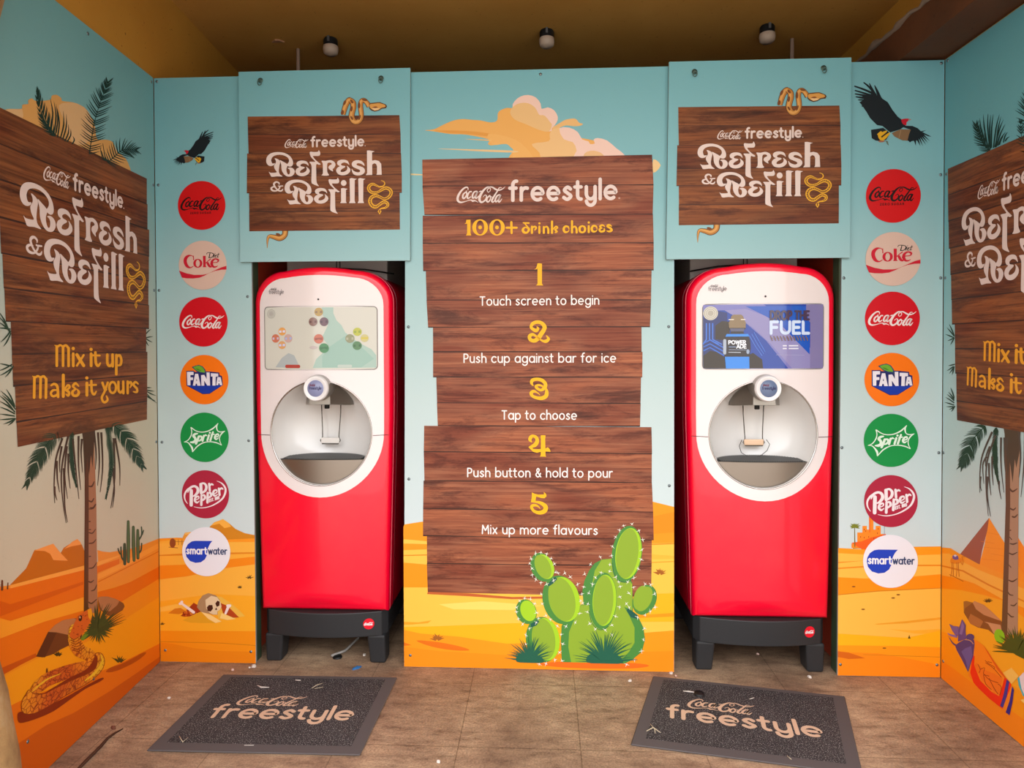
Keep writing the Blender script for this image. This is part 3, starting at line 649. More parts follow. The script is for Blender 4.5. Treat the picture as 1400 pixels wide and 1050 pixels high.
for i, (a, b, c, d) in enumerate([(390, 490, 400, 290), (410, 495, 440, 310), (425, 505, 460, 330), (440, 515, 475, 400), (455, 520, 490, 430), (350, 420, 350, 220), (370, 440, 375, 240), (380, 460, 390, 260), (490, 535, 505, 480)]):
    A.stroke([(x, y, w / 5) for x, y, w in Z(0, 90, 5, [(a, b, 9), ((a + c) / 2 + 8, (b + d) / 2, 9), (c - 10, d, 1)])], DG, n=3, cap=False, step=0)
frond(A, Z(0, 90, 5, [(608, 600), (625, 490), (645, 380), (680, 260), (715, 170), (735, 110)]), 30, 21, DG, 72, 1.6, .25, seed=5)
frond(A, Z(0, 90, 5, [(735, 660), (780, 620), (830, 578), (880, 572), (930, 575)]), 17, 19, DG, 75, 1.5, .2, seed=6)
for a in ((680, 550, 700, 640), (700, 530, 720, 650), (690, 580, 712, 645)): A.stroke([(a[0] / 5, 90 + a[1] / 5, .5), (a[2] / 5, 90 + a[3] / 5, 1.6)], DG, n=1, cap=False, step=0)
for (x, y, dx, dy) in [(-3, 432, 17, 24), (-3, 448, 17, 2), (-3, 440, 17, 14), (-3, 425, 16, 30), (0, 468, 14, -16), (4, 474, 10, -18), (-2, 507, 18, -9), (-2, 514, 19, -12), (6, 516, 12, -16), (-2, 497, 18, 4), (0, 534, 20, 22), (2, 540, 19, 20), (-2, 548, 22, 15), (-2, 556, 22, 10), (-2, 566, 22, 3), (-2, 574, 22, -2), (4, 580, 17, -8), (10, 582, 11, -10), (-2, 540, 22, 24), (8, 532, 12, 24)]:
    A.stroke([(x, y, .3), (x + dx * .5, y + dy * .4, 2.0), (x + dx, y + dy, 1.6)], DG2, n=3, cap=False, step=0)
for (x, y, dx, dy) in [(206, 450, -8, 8), (209, 460, -11, 2), (208, 468, -10, -6), (203, 473, -5, -9), (212, 548, -14, -8), (214, 551, -15, -14), (211, 535, -12, -2), (207, 530, -8, 0), (213, 541, -13, -6)]:
    A.stroke([(x, y, .3), (x + dx * .5, y + dy * .4, 1.6), (x + dx, y + dy, 1.4)], DG2, n=3, cap=False, step=0)
c4 = lambda P: Z(0, 560, 6.364, P)
frond(A, c4([(520, 170), (440, 255), (375, 350), (320, 450), (270, 560), (225, 660)]), 36, 17, DG2, 62, 1.75, .5, seed=8)
frond(A, c4([(960, 120), (1040, 180), (1100, 250), (1160, 350), (1200, 430), (1240, 500)]), 34, 16, DG2, 60, 1.65, .5, seed=9)
frond(A, c4([(625, 170), (618, 300), (622, 450), (640, 570), (662, 668)]), 34, 7.5, DG2, 40, 1.7, .3, seed=10)
frond(A, c4([(930, 130), (950, 280), (968, 450), (950, 620), (918, 775)]), 38, 8, DG2, 40, 1.7, .3, seed=11)
A.build('palm_fronds', LP.o, 'dark green palm fronds round the plank sign')
A = LP.art(.0011)
A.poly([(115.3, 580), (127.5, 580), (131.4, 690), (133, 838), (114.3, 838), (115.6, 690)], '#ac7350')
A.poly([(115.3, 580), (120.5, 580), (121, 690), (120.3, 838), (114.2, 838), (115.5, 690)], '#5c3216')
A.poly([(109, 570), (131, 570), (128, 610), (126, 640), (124, 622), (121.5, 650), (119, 625), (115.5, 655), (113, 600)], '#4a2d18')
TRK(A, [[(119, 664, 1), (125, 665, 2.6), (128.5, 658, 1)], [(120, 684, 1.2), (125, 686, 2.4), (128, 681, 1)], [(122, 694, 1), (127, 694, 2), (130, 689, .8)], [(121, 696, 1.2), (127, 695, 1.6), (131, 689, .8)], [(121, 728, 1.6), (126, 729, 1.7), (130.5, 723, .8)], [(121, 743, 1.4), (127, 742, 1.8), (131, 737, .8)], [(121, 777, 1.4), (127, 776, 1.8), (131.5, 769, .8)], [(120.5, 795, 2), (124, 796, 2), (128, 793, .8)], [(124, 808, 1), (129, 806, 1.8), (132, 799, .8)], [(120.5, 823, 1.6), (125, 825, 2), (132, 819, .8)], [(121, 713, 1.6), (123.5, 713, 1.4)], [(121, 724, 1.4), (124, 724, 1.2)], [(121, 761, 1.6), (124, 760.5, 1.2)]], '#5a3018')
strands(A, [[(85, 599), (76, 628), (73.5, 665), (74.5, 688)], [(94, 591), (86, 626), (83.3, 654), (85.6, 686), (90, 715)], [(87, 640), (88, 690), (92, 714)], [(91, 610), (88, 648), (92, 682)], [(107, 596), (107, 635), (110, 670)], [(111.5, 600), (110.5, 620), (112.5, 646)], [(133.5, 591), (135.5, 631), (133, 664)], [(138, 591), (140, 638), (136.5, 673)], [(155, 599), (156.5, 654), (151, 695)], [(154, 640), (156, 670), (153.5, 694)], [(157, 599), (163, 635), (163.5, 664)], [(77, 630), (78, 655), (81, 673)], [(128, 590), (131, 620), (130, 642)], [(99, 600), (103, 640), (107.5, 682)], [(93, 620), (93, 645), (95.5, 668)], [(74, 665), (75, 676), (77.5, 684)], [(84, 610), (81, 630), (81.5, 646)]], '#4a3022')
A.build('palm_trunk', LP.o, 'brown palm trunk with hanging dry strands')
A = LP.art(.0013)
A.poly(Z(0, 820, 4.667, [(228, 362), (305, 205), (350, 160), (400, 130), (470, 118), (530, 125), (520, 250), (440, 290), (380, 320), (330, 350), (270, 368)]), '#713a18')
A.poly(Z(0, 820, 4.667, [(305, 205), (350, 160), (400, 130), (470, 118), (500, 130), (460, 215), (438, 225), (360, 208)]), '#bf7a4a')
A.poly(Z(0, 820, 4.667, [(305, 205), (360, 208), (285, 368), (228, 362)]), '#5c2c12')
A.build('rock', LP.o, 'brown rock behind the snake')
A = LP.art(.0013)
A.poly(Z(110, 690, 7, [(160, 890), (200, 878), (260, 880), (330, 900), (370, 920), (410, 945), (420, 975), (400, 1010), (300, 1075), (240, 1050), (180, 1000)]), '#82461f')
A.poly(Z(110, 690, 7, [(160, 890), (200, 878), (260, 880), (330, 900), (370, 920), (350, 960), (280, 1020), (200, 1010)]), '#b6754a')
A.build('rock', LP.o, 'brown rock behind the palm trunk')
A = LP.art(.0016)
tuft(A, 131, 866, 42, 30, '#33401a', 247, 335, 1.5, 3, False); tuft(A, 133, 858, 22, 34, '#3a481c', -50, 175, 1.7, 4, False); tuft(A, 134, 856, 17, 20, '#33401a', 160, 380, 2.2, 5, False)
A.poly([(112, 871), (119, 862), (128, 850), (136, 846), (147, 850), (143, 860), (132, 866), (122, 870), (114, 875)], '#3d4a1c', 2); A.poly([(109, 874), (115, 866), (122, 862), (120, 868), (113, 876)], '#6f8a1e')
A.build('grass_tuft', LP.o, 'dark green tuft by the palm trunk')
for nm, cx, cy, r, c, sd in (('a', 79, 897, 9, '#4a3410', 1), ('b', 163, 906, 13, '#4a4418', 2), ('c', 63.5, 922, 12, '#7a3a10', 3)):
    A = LP.art(.0016); tuft(A, cx, cy, r, 7 if nm != 'c' else 2, c, 215 if nm != 'c' else 268, 325 if nm != 'c' else 276, 1.6, sd, False, r * .8); A.build('grass_tuft', LP.o)
c3 = lambda P: Z(0, 820, 4.667, P)
A = LP.art(.0018)
A.poly(c3([(108, 735), (125, 715), (180, 715), (260, 690), (330, 665), (420, 620), (500, 575), (560, 540), (640, 500), (660, 502), (630, 525), (540, 570), (440, 640), (340, 710), (240, 755), (150, 783), (115, 780)]), '#8a2c06', 3)
A.build('snake_shade', LP.o, 'dark red ground patch under the snake')
def scales():
    t = NT('snake_scale_print'); uv = t.n('UVMap'); mp = t.n('Mapping'); mp.inputs['Scale'].default_value = (.75, 1, 1); t.l(uv.outputs[0], mp.inputs[0])
    v = t.n('TexVoronoi', feature='DISTANCE_TO_EDGE'); v.inputs['Scale'].default_value = 58; t.l(mp.outputs[0], v.inputs['Vector'])
    v2 = t.n('TexVoronoi'); v2.inputs['Scale'].default_value = 58; t.l(mp.outputs[0], v2.inputs['Vector'])
    n = t.n('TexNoise', Scale=3.5, Detail=1.0); t.l(uv.outputs[0], n.inputs['Vector'])
    r = t.ramp(n.outputs[0], [(.38, A_('#cf5a12')), (.5, A_('#ee8a18')), (.62, A_('#f0b01e'))])
    r2 = t.ramp(v2.outputs['Color'], [(0, (.85, .8, .8)), (1, (1.1, 1.1, 1.0))])
    e = t.ramp(v.outputs['Distance'], [(.02, (.42, .2, .08)), (.09, (1, 1, 1))])
    c = t.mix(1.0, r.outputs[0], e.outputs[0], 'MULTIPLY'); c = t.mix(.7, c, r2.outputs[0], 'MULTIPLY'); t.l(c, t.b.inputs['Base Color']); t.b.inputs['Roughness'].default_value = .5
    return t.m
SCALE = scales()
A = LP.art(.0022)
A.stroke([(a, b, c / 4.667) for a, b, c in c3([(470, 190, 70), (470, 260, 78), (500, 320, 84), (560, 350, 80), (585, 390, 74), (560, 430, 66)])], SCALE, n=6)
A.stroke([(a, b, c / 4.667) for a, b, c in c3([(575, 420, 70), (500, 440, 84), (400, 470, 88), (300, 510, 84), (240, 555, 76), (200, 590, 40)])], SCALE, n=6)
A.poly(c3([(180, 575), (210, 600), (260, 602), (320, 580), (380, 545), (450, 510), (520, 485), (570, 455), (600, 420), (605, 370), (600, 345), (640, 340), (662, 375), (660, 420), (630, 470), (560, 530), (480, 575), (400, 620), (330, 665), (260, 705), (200, 728), (150, 725), (132, 690), (140, 640), (160, 605)]), SCALE, 3)
A.stroke([(a, b, c / 4.667) for a, b, c in c3([(205, 592, 3), (270, 600, 6), (340, 565, 12), (450, 505, 22), (540, 465, 30), (590, 425, 40), (608, 375, 24), (604, 350, 6)])], '#8a2c08', n=5)
OUTL = sp(c3([(180, 575), (210, 600), (260, 602), (320, 580), (380, 545), (450, 510), (520, 485), (570, 455), (600, 420), (605, 370), (600, 345), (640, 340), (662, 375), (660, 420), (630, 470), (560, 530), (480, 575), (400, 620), (330, 665), (260, 705), (200, 728), (150, 725), (132, 690), (140, 640), (160, 605)]), True, 3); A.stroke([(a, b, .8) for a, b in OUTL], '#8a3408', closed=True, n=1)
A.stroke([(a, b, c / 4.667) for a, b, c in c3([(640, 352, 6), (648, 400, 12), (600, 468, 14), (540, 515, 8)])], '#f4bf2a', n=5); A.stroke([(a, b, c / 4.667) for a, b, c in c3([(200, 588, 4), (240, 550, 10), (300, 506, 10), (380, 472, 4)])], '#f0b62a', n=5)
A.poly(c3([(440, 235), (452, 190), (485, 120), (505, 95), (560, 60), (578, 55), (584, 90), (578, 130), (545, 185), (510, 230), (470, 250)]), '#d9601c', 2)
A.poly(c3([(555, 65), (578, 54), (585, 95), (572, 130), (560, 110)]), '#f0a018')
A.build('snake', LP.o, 'orange scaled snake with raised head')
A = LP.art(.0030)
A.poly(c3(ell(508, 118, 11, 20, 10)), '#2a1206'); A.poly(c3(ell(505, 112, 4, 7)), '#f0d0a0')
for i in range(6): A.stroke([(x, y, .9) for x, y in c3([(442 + i * 3, 240 + i * 16), (468 + i * 6, 254 + i * 15), (497 + i * 8, 236 + i * 13)])], '#8a3608', n=3, step=0)
rnd = random.Random(5)
for i in range(26): 
    a, b = rnd.uniform(465, 560), rnd.uniform(80, 230)
    if abs((a - 510) + (b - 150) * .45) < 34: A.poly(c3(ell(a, b, 4, 3)), '#9a3408')
A.build('snake_markings', LP.o)

# ---- transforms of the sign art between the panels that carry it
def fit1(xs, ys):
    n = len(xs); mx, my = sum(xs) / n, sum(ys) / n
    s = sum((a - mx) * (b - my) for a, b in zip(xs, ys)) / sum((a - mx) ** 2 for a in xs); return s, my - s * mx
def fitsign(pl, pairs):
    h = [HEAD.px(*a) for a, b in pairs]; w = [pl.px(*b) for a, b in pairs]
    su, ou = fit1([p[0] for p in h], [p[0] for p in w]); sv, ov = fit1([p[1] for p in h], [p[1] for p in w]); return su, ou, sv, ov
TL = fitsign(LW, [((980.5, 186), (57, 240)), ((1117, 284), (186.7, 424)), ((1097.5, 188), (168, 286.5)), ((953.6, 210), (26.6, 260)), ((1056, 283), (136, 413)), ((1029.7, 244.4), (108.5, 350.5)), ((988, 270), (73, 384))])
TR = fitsign(RW, [((980.5, 186), (1337.6, 268.5)), ((953.6, 210), (1314.7, 304)), ((959.3, 248), (1319.9, 362)), ((1029.7, 244.4), (1380.5, 341.5)), ((988, 270), (1343.5, 389.5)), ((983.6, 262), (1339, 379))])
print('sign fits', TL, TR)
def wallfn(T): return lambda x, y: (lambda q: (q[0] * T[0] + T[1], q[1] * T[2] + T[3]))(HEAD.px(x, y))
def l2r(u, v): return ((u - TL[1]) / TL[0] * TR[0] + TR[1], (v - TL[3]) / TL[2] * TR[2] + TR[3])
ysR = [245.5, 280, 314, 350, 384, 417, 449, 481, 512, 548, 573]
xl = [-6, -5, -3, 1.5, 4.5, 6.5, 14.5, 15.5, 19, 20.5]; xr = [203, 203.5, 205.4, 204.6, 203.6, 204, 199.8, 201, 200.4, 199.8]
ROWS = []
for i in range(10):
    vt, vb = LW.px(203, ysR[i])[1], LW.px(203, ysR[i + 1])[1]; a = LW.px(xl[i], 473)[0]; b = LW.px(xr[i], 473)[0]
    ROWS.append((a, vt, b, vt, a + .004, vb, b - .003, vb))
def mixtext(fn, board):
    c = lambda P: [(30 + p[0] / 8.235, 460 + p[1] / 8.235) + tuple(q / 8.235 for q in p[2:]) for p in P]
    A = Art(fn, .0021); B = Art(fn, .0021); y = '#f5ab22'; S_ = lambda *P, w=34, n=4: (A if P[0][1] < 420 else B).stroke(c([(p[0], p[1], w * (p[2] if len(p) > 2 else 1)) for p in P]), y, n=n)
    for dx, dy, y1 in ((0, 0, 0), (-252, 348, 10)):
        for x, t, bt in ((386, 112, 330), (456, 112, 330), (518, 130, 332)): S_((x + dx, t + dy), (x + dx - (4 if dy else 0), bt + dy + y1), w=30, n=1)
        S_((362 + dx, 98 + dy, .3), (395 + dx, 112 + dy), (425 + dx, 98 + dy), (456 + dx, 118 + dy, .8), w=24); S_((456 + dx, 115 + dy), (490 + dx, 100 + dy), (518 + dx, 135 + dy), w=26)
    S_((570, 195), (571, 330), w=32, n=1); S_((570, 135), (571, 136), w=38, n=1)
    S_((612, 205), (645, 260), (688, 328), w=36, n=2); S_((688, 210), (650, 270), (612, 328), w=24, n=2)
    S_((772, 195), (772, 330), w=32, n=1); S_((771, 145), (772, 146), w=36, n=1)
    S_((820, 180), (825, 295), (850, 330), (876, 300, .6), w=30); S_((792, 212), (870, 215), w=22, n=1)
    S_((955, 205), (957, 305), (985, 332), (1012, 300, .7), w=30); S_((1014, 205), (1016, 335), w=30, n=1)
    S_((1058, 210), (1056, 425), w=30, n=1); S_((1060, 232), (1092, 210), (1113, 262), (1103, 318), (1066, 326, .7), w=28)
    S_((322, 552, .7), (356, 535), (392, 565), (400, 680), w=30); S_((398, 605, .6), (345, 605), (318, 640), (338, 672), (375, 665), (396, 640, .6), w=26)
    S_((458, 435), (458, 675), w=34, n=1); S_((472, 595, .6), (510, 548), (530, 572), (490, 605, .7), w=26); S_((485, 600), (522, 630), (512, 665), (490, 650, .5), w=30)
    S_((632, 560, .5), (598, 528), (566, 560), (602, 592, .6), w=28); S_((600, 592, .6), (562, 622), (570, 662), (612, 665), (634, 628), (612, 592, .4), w=30)
    S_((725, 525), (725, 662), w=32, n=1); S_((724, 467), (725, 468), w=36, n=1)
    S_((775, 500), (780, 615), (805, 652), (830, 620, .6), w=28); S_((752, 548), (828, 545), w=22, n=1)
    S_((900, 522), (925, 590), (940, 600), w=28); S_((960, 520), (922, 625), (892, 690), (918, 742), (958, 715), (945, 670, .6), w=26)
    B.stroke(c([(1015 + 38 * math.cos(k * PI / 10), 575 + 62 * math.sin(k * PI / 10), 26) for k in range(20)]), y, closed=True, n=1)
    S_((1080, 512), (1082, 605), (1106, 632), (1130, 600, .7), w=28); S_((1134, 508), (1136, 638), w=28, n=1)
    S_((1184, 508), (1184, 638), w=28, n=1); S_((1186, 545, .6), (1214, 512), (1228, 540), (1212, 575, .5), w=26)
    S_((1302, 535, .6), (1272, 512), (1250, 545), (1288, 588), (1286, 626), (1248, 622, .5), w=26)
    A.build('yellow_lettering', board, 'yellow words Mix it up'); B.build('yellow_lettering', board, 'yellow words Make it yours')
A = Art(lambda u, v: (u, v), .0014); planks(A, ROWS, WOOD, 11, .008); board = A.build('plank_sign', LP.o, 'tall printed sign of dark brown planks')
LFN = wallfn(TL); sign_lettering(LFN, board, .0020)
mixtext(LW.px, board)
LP.screws([(120, 46), (207, 112), (209.5, 253), (210.5, 397), (213.5, 604), (128, 928), (38, 1014)])

# ================================================================== RIGHT SIDE PANEL
RP = Panel('mural_panel', 'right side wall panel with a pyramid, palm trunk and tall plank sign', RW, None, SKY_R, uvP=[(.003, 0), (1.1, 0), (1.1, H), (.003, H)])
A = RP.art(.0004)
A.poly([(1285, 747), (1300, 749.5), (1312, 757), (1338, 771), (1373, 785), (1402, 797), (1500, 845), (1500, 1110), (1285, 928)], '#ffb23e')
A.poly([(1285, 747), (1300, 749.5), (1312, 757), (1338, 771), (1373, 785), (1402, 797), (1500, 845), (1500, 862), (1402, 806), (1371, 792), (1338, 779), (1312, 766), (1298, 757), (1285, 755)], '#ff9b1a')
A.poly([(1285, 771), (1317, 779.5), (1353, 799), (1402, 822), (1500, 872), (1500, 875), (1402, 824), (1352, 801), (1316, 781.5), (1285, 773)], '#e88210')
A.poly([(1285, 785), (1310, 790.5), (1333, 798), (1371, 819.5), (1402, 832), (1500, 885), (1500, 905), (1402, 846), (1371, 821), (1345, 813.5), (1315, 807), (1285, 803)], '#ff9208')
A.poly([(1285, 803), (1315, 807), (1345, 813.5), (1371, 821), (1402, 846), (1500, 905), (1500, 1110), (1285, 928)], '#ffab22')
A.poly([(1285, 862), (1305, 868), (1330, 890), (1345, 905), (1402, 950), (1500, 1020), (1500, 1110), (1285, 928)], '#ff9c10')
A.poly([(1285, 901), (1305, 915), (1326, 931), (1402, 985), (1500, 1060), (1500, 1110), (1285, 928)], '#ff8c14')
A.build('sand_dunes', RP.o, 'orange printed dunes')
A = RP.art(.0002)
A.poly([(1352.3, 708), (1373.6, 742.5), (1402, 789), (1402, 815), (1372, 797), (1337, 780), (1346, 745)], '#ff9616'); A.poly([(1352.3, 708), (1350, 725), (1343, 752), (1338, 780), (1305, 765), (1312, 758.5)], '#a5563e')
for a, b, c in ((1349, 1365, 728), (1345, 1372, 748), (1342, 1368, 764), (1355, 1372, 757), (1341, 1360, 740)): A.stroke([(a, c, .5), (b, c + 3, .5)], '#f08208', n=1, step=0)
A.build('pyramid', RP.o, 'nearer orange pyramid')
A = RP.art(.00005); A.poly([(1392, 735), (1406, 757), (1440, 800), (1440, 830), (1402, 799), (1380, 788)], '#ff8e12'); A.build('pyramid', RP.o, 'far pyramid behind the palm trunk')
c2 = lambda P: Z(1280, 690, 6.567, P)
A = RP.art(.001)
A.poly(c2([(128, 500), (145, 470), (170, 440), (200, 470), (235, 490), (225, 520), (180, 530), (135, 525)]), '#f28a18', 2)
for x0, x1 in ((140, 132), (152, 155), (186, 182), (200, 208)): A.stroke([(a, b, .7) for a, b in c2([(x0, 520), (x0 + 3, 575), (x1, 645)])], '#c05a10', n=2, step=0)
A.stroke([(a, b, 1.1) for a, b in c2([(222, 510), (238, 540), (243, 500), (232, 470), (256, 468)])], '#e07a14', n=3, step=0)
A.stroke([(a, b, .9) for a, b in c2([(122, 628), (180, 655), (245, 688)])], '#c0640c', n=2, step=0)
A.poly(c2([(148, 460), (170, 448), (198, 462), (204, 490), (172, 496), (150, 484)]), '#6d4f96'); A.poly(c2([(158, 455), (172, 446), (190, 458), (172, 470)]), '#d8d0e4')
A.build('camel', RP.o, 'small camel with a purple saddle cloth')
A = RP.art(.0011)
A.poly(Z(1280, 830, 6.567, [(250, 50), (262, 0), (330, -40), (345, -55), (430, -20), (500, 40), (590, 130), (640, 200), (700, 320), (560, 280), (520, 245), (470, 205), (430, 195), (380, 185), (310, 150)]), '#8f5026')
A.poly(Z(1280, 830, 6.567, [(330, -40), (345, -55), (430, -20), (500, 40), (590, 125), (540, 110), (430, 70), (360, 20)]), '#cd8a5c')
A.poly(Z(1280, 830, 6.567, [(310, 60), (400, 110), (425, 130), (395, 185), (310, 150), (290, 110)]), '#b8703c')
A.poly(Z(1280, 830, 6.567, [(430, 130), (580, 160), (600, 250), (520, 240), (470, 150)]), '#d39468')
A.poly(Z(1280, 830, 6.567, [(248, -60 + 10), (275, -55), (330, -40), (262, 10), (250, 50)]), '#a8682c')
A.build('rock', RP.o, 'brown rock pile beside the palm trunk')
A = RP.art(.0014)
A.poly([(1373.8, 583), (1395.5, 583), (1393, 690), (1392, 868), (1370, 868), (1375.8, 690)], '#b48a6c'); A.poly([(1373.8, 583), (1381, 583), (1381.7, 690), (1377.5, 868), (1369.6, 868), (1375.5, 690)], '#6b472e')
A.poly([(1371, 575), (1397, 575), (1394, 620), (1390, 640), (1388, 628), (1385, 660), (1381, 630), (1378, 655), (1375, 600)], '#54402e')
TRK(A, [[(1381, 668, 2), (1385, 672, 2.6), (1391.5, 668, 1)], [(1381.5, 695, 2), (1386, 697, 2.2), (1389.5, 694, 1)], [(1384, 706, 2), (1388, 707, 2.4), (1392, 703, 1)], [(1381, 725, 1.6), (1383, 725, 1.4)], [(1380.5, 734, 1), (1384, 738, 1.4)], [(1381, 743, 1.2), (1386, 744, 2.2), (1391.5, 742, 1)], [(1380, 756, 1.4), (1385, 758, 2), (1391.5, 755, 1)], [(1379.5, 772, 1), (1383, 776, 1.4)], [(1379.5, 793, 1.4), (1385, 795, 2), (1391.5, 791, 1)], [(1378.5, 809, 1), (1381, 813, 1.6), (1386, 814, 1)], [(1382, 827, 1), (1387, 828, 2), (1391, 824, 1)], [(1378, 838, 1.4), (1383, 843, 1.8), (1387, 843, 1)]], '#5c3a22')
c4r = lambda P: Z(1290, 560, 6.564, P)
strands(A, [c4r(P) for P in ([(440, 200), (355, 400), (330, 560), (328, 745)], [(390, 420), (355, 500), (365, 665)], [(470, 230), (395, 460), (385, 700), (405, 955)], [(400, 600), (395, 760), (425, 960)], [(410, 480), (415, 640), (430, 770)], [(440, 420), (440, 560), (450, 680)], [(500, 640), (505, 720), (522, 805)], [(520, 250), (520, 500), (545, 745)], [(550, 250), (552, 450), (562, 585)], [(680, 200), (695, 430), (680, 610)], [(735, 200), (725, 500), (698, 785)], [(335, 600), (332, 680), (345, 730)], [(420, 330), (385, 420), (380, 510)], [(575, 250), (572, 340), (570, 420)])], '#54463c')
A.build('palm_trunk', RP.o, 'pale brown palm trunk with hanging dry strands')
A = RP.art(.0012)
frond(A, c4r([(375, 150), (300, 225), (240, 320), (215, 400), (190, 460), (160, 510)]), 34, 16, DG2, 62, 1.6, .45, seed=18)
frond(A, c4r([(475, 165), (463, 300), (465, 430), (478, 560), (498, 665)]), 36, 8, DG2, 40, 1.7, .3, seed=19)
c5r = lambda P: Z(1280, 130, 4.775, P)
frond(A, c5r([(350, 365), (310, 320), (280, 260), (262, 195)]), 14, 14, DG, 50, 1.6, .1, (-1, 1), .7, seed=12)
for a, b, c, d in ((330, 345, 285, 150), (340, 345, 310, 125), (350, 340, 340, 120), (362, 345, 375, 125), (375, 345, 415, 125), (385, 340, 440, 160), (395, 335, 452, 190), (405, 330, 455, 240), (415, 325, 440, 270), (320, 335, 265, 165), (440, 310, 468, 240), (355, 350, 358, 130), (392, 340, 425, 140), (452, 302, 482, 270)):
    A.stroke([(x, y, w) for (x, y), w in zip(c5r([(a, b), (a * .4 + c * .6 - 6, b * .4 + d * .6), (c, d)]), (1.7, 1.7, .2))], DG, n=3, cap=False, step=0)
frond(A, [(1412, 190), (1404, 160), (1404, 140), (1408, 110)], 16, 18, DG, 62, 1.6, -.2, seed=14)
frond(A, [(1412, 225), (1398, 190), (1396, 165)], 12, 12, DG, 60, 1.6, -.2, seed=15)
for (x, y, dx, dy) in [(1293, 457, 12, 5), (1295, 448, 10, 12), (1298, 443, 7, 16), (1296, 466, 9, -4), (1300, 471, 5, -9), (1295, 507, 9, -6), (1298, 511, 7, -10), (1302, 513, 3, -12), (1297, 500, 9, -2), (1300, 530, 5, 14), (1297, 536, 8, 10), (1293, 543, 12, 8), (1292, 550, 13, 4), (1294, 556, 12, 0), (1298, 560, 8, -4), (1301, 563, 5, -8), (1295, 539, 10, 9)]:
    A.stroke([(x, y, .3), (x + dx * .5, y + dy * .45, 1.6), (x + dx, y + dy, 1.4)], DG2, n=3, cap=False, step=0)
A.build('palm_fronds', RP.o, 'dark green palm fronds round the plank sign')
A = RP.art(.0017)
A.poly(Z(1280, 830, 6.567, ell(572, 262, 46, 66, -15)), '#8fc81e')
tuft(A, 1392, 892, 34, 40, '#47521a', 180, 330, 1.6, 6, False); tuft(A, 1388, 888, 26, 26, '#59602a', 240, 320, 1.1, 7, False)
A.poly(Z(1280, 830, 6.567, [(590, 350), (640, 290), (700, 280), (790, 300), (900, 420), (800, 470), (720, 430), (650, 380)]), '#47521a')
A.build('grass_tuft', RP.o, 'green tuft at the palm foot')
A = RP.art(.0017); tuft(A, 1351.5, 823.5, 7, 7, '#5a3a10', 200, 340, 1.2, 8, False); A.build('grass_tuft', RP.o, 'tiny brown tuft above the rocks')
cs = lambda P: Z(1280, 830, 6.567, P)
A = RP.art(.0021)
A.poly(cs([(345, 290), (380, 308), (430, 345), (470, 400), (520, 480), (580, 560), (640, 650), (700, 742), (690, 850), (665, 972), (590, 912), (480, 820), (390, 735), (340, 680), (290, 610), (330, 440)]), '#ff8a1c', 0)
A.poly(cs([(330, 435), (350, 440), (345, 520), (400, 660), (500, 760), (570, 800), (600, 700), (620, 625), (650, 655), (680, 700), (600, 915), (480, 820), (390, 735), (340, 680), (310, 590)]), '#f9300e', 0)
A.poly(cs([(430, 345), (470, 400), (520, 480), (640, 650), (625, 640), (560, 570), (500, 470), (455, 395)]), '#e85a14')
A.poly(cs([(345, 520), (370, 500), (430, 560), (530, 600), (600, 640), (570, 790), (500, 740), (420, 660)]), '#fb7a1e')
for P in ([(380, 515), (400, 560), (390, 590)], [(400, 560), (440, 545), (430, 600), (480, 620)], [(445, 480), (480, 510), (530, 540), (520, 555)], [(470, 490), (505, 500)], [(430, 600), (480, 650), (560, 680)], [(430, 610), (450, 690), (500, 740)], [(480, 640), (520, 720), (560, 780)], [(560, 690), (590, 720), (575, 790)], [(450, 500), (520, 550), (590, 630)]):
    A.stroke([(x, y, .7) for x, y in cs(P)], '#8a1c06', n=3, step=0)
A.build('sarcophagus', RP.o, 'red and orange painted sarcophagus')
A = RP.art(.0026)
A.poly(cs([(640, 648), (662, 672), (640, 800), (605, 905), (580, 888), (610, 790)]), '#4a3a90'); A.poly(cs([(688, 712), (704, 745), (690, 860), (664, 972), (630, 945), (665, 840)]), '#3a2a84')
A.build('stripe', RP.o, 'purple stripes on the sarcophagus')
A = RP.art(.0024)
A.poly(cs([(175, 345), (210, 318), (260, 290), (300, 285), (345, 295), (350, 330), (338, 440), (290, 582), (235, 470), (190, 390)]), '#553d7a'); A.poly(cs([(230, 400), (265, 370), (320, 350), (330, 430), (290, 575), (270, 480)]), '#6c5a9c')
A.poly(cs([(120, 150), (160, 170), (205, 175), (205, 240), (190, 268), (150, 215)]), '#7a5a9a'); A.poly(cs([(237, 108), (255, 135), (270, 165), (268, 220), (275, 285), (200, 310), (205, 200)]), '#66468a'); A.poly(cs([(237, 125), (258, 170), (235, 250), (215, 240)]), '#8a6aa8')
A.stroke([(x, y, w) for (x, y), w in zip(cs([(108, 232), (130, 250), (185, 265)]), (.5, 2.2, 3))], '#8a6ab0', n=3); A.stroke([(x, y, w) for (x, y), w in zip(cs([(115, 262), (150, 320), (185, 345)]), (.4, 1.6, 2.4))], '#553d7a', n=3)
A.poly(cs(ell(310, 270, 36, 30)), '#553d7a'); A.stroke([(x, y, .8) for x, y in cs([(262, 292), (310, 300), (338, 330)])], '#e8a860', n=3)
A.build('jackal_mask', RP.o, 'purple eared mask lying on the sarcophagus')
A = RP.art(.0019)
A.poly(cs([(605, 590), (680, 545), (745, 620), (680, 690)]), '#ffc65c'); A.poly(cs([(735, 640), (790, 585), (900, 640), (900, 820), (790, 800), (745, 700)]), '#f2dcdc'); A.poly(cs([(735, 640), (750, 625), (770, 730), (800, 800), (785, 800), (745, 705)]), '#49b7c4')
A.poly(cs([(760, 835), (830, 810), (850, 870), (800, 870)]), '#ffd070'); A.build('parchment', RP.o, 'pale scroll beside the sarcophagus')
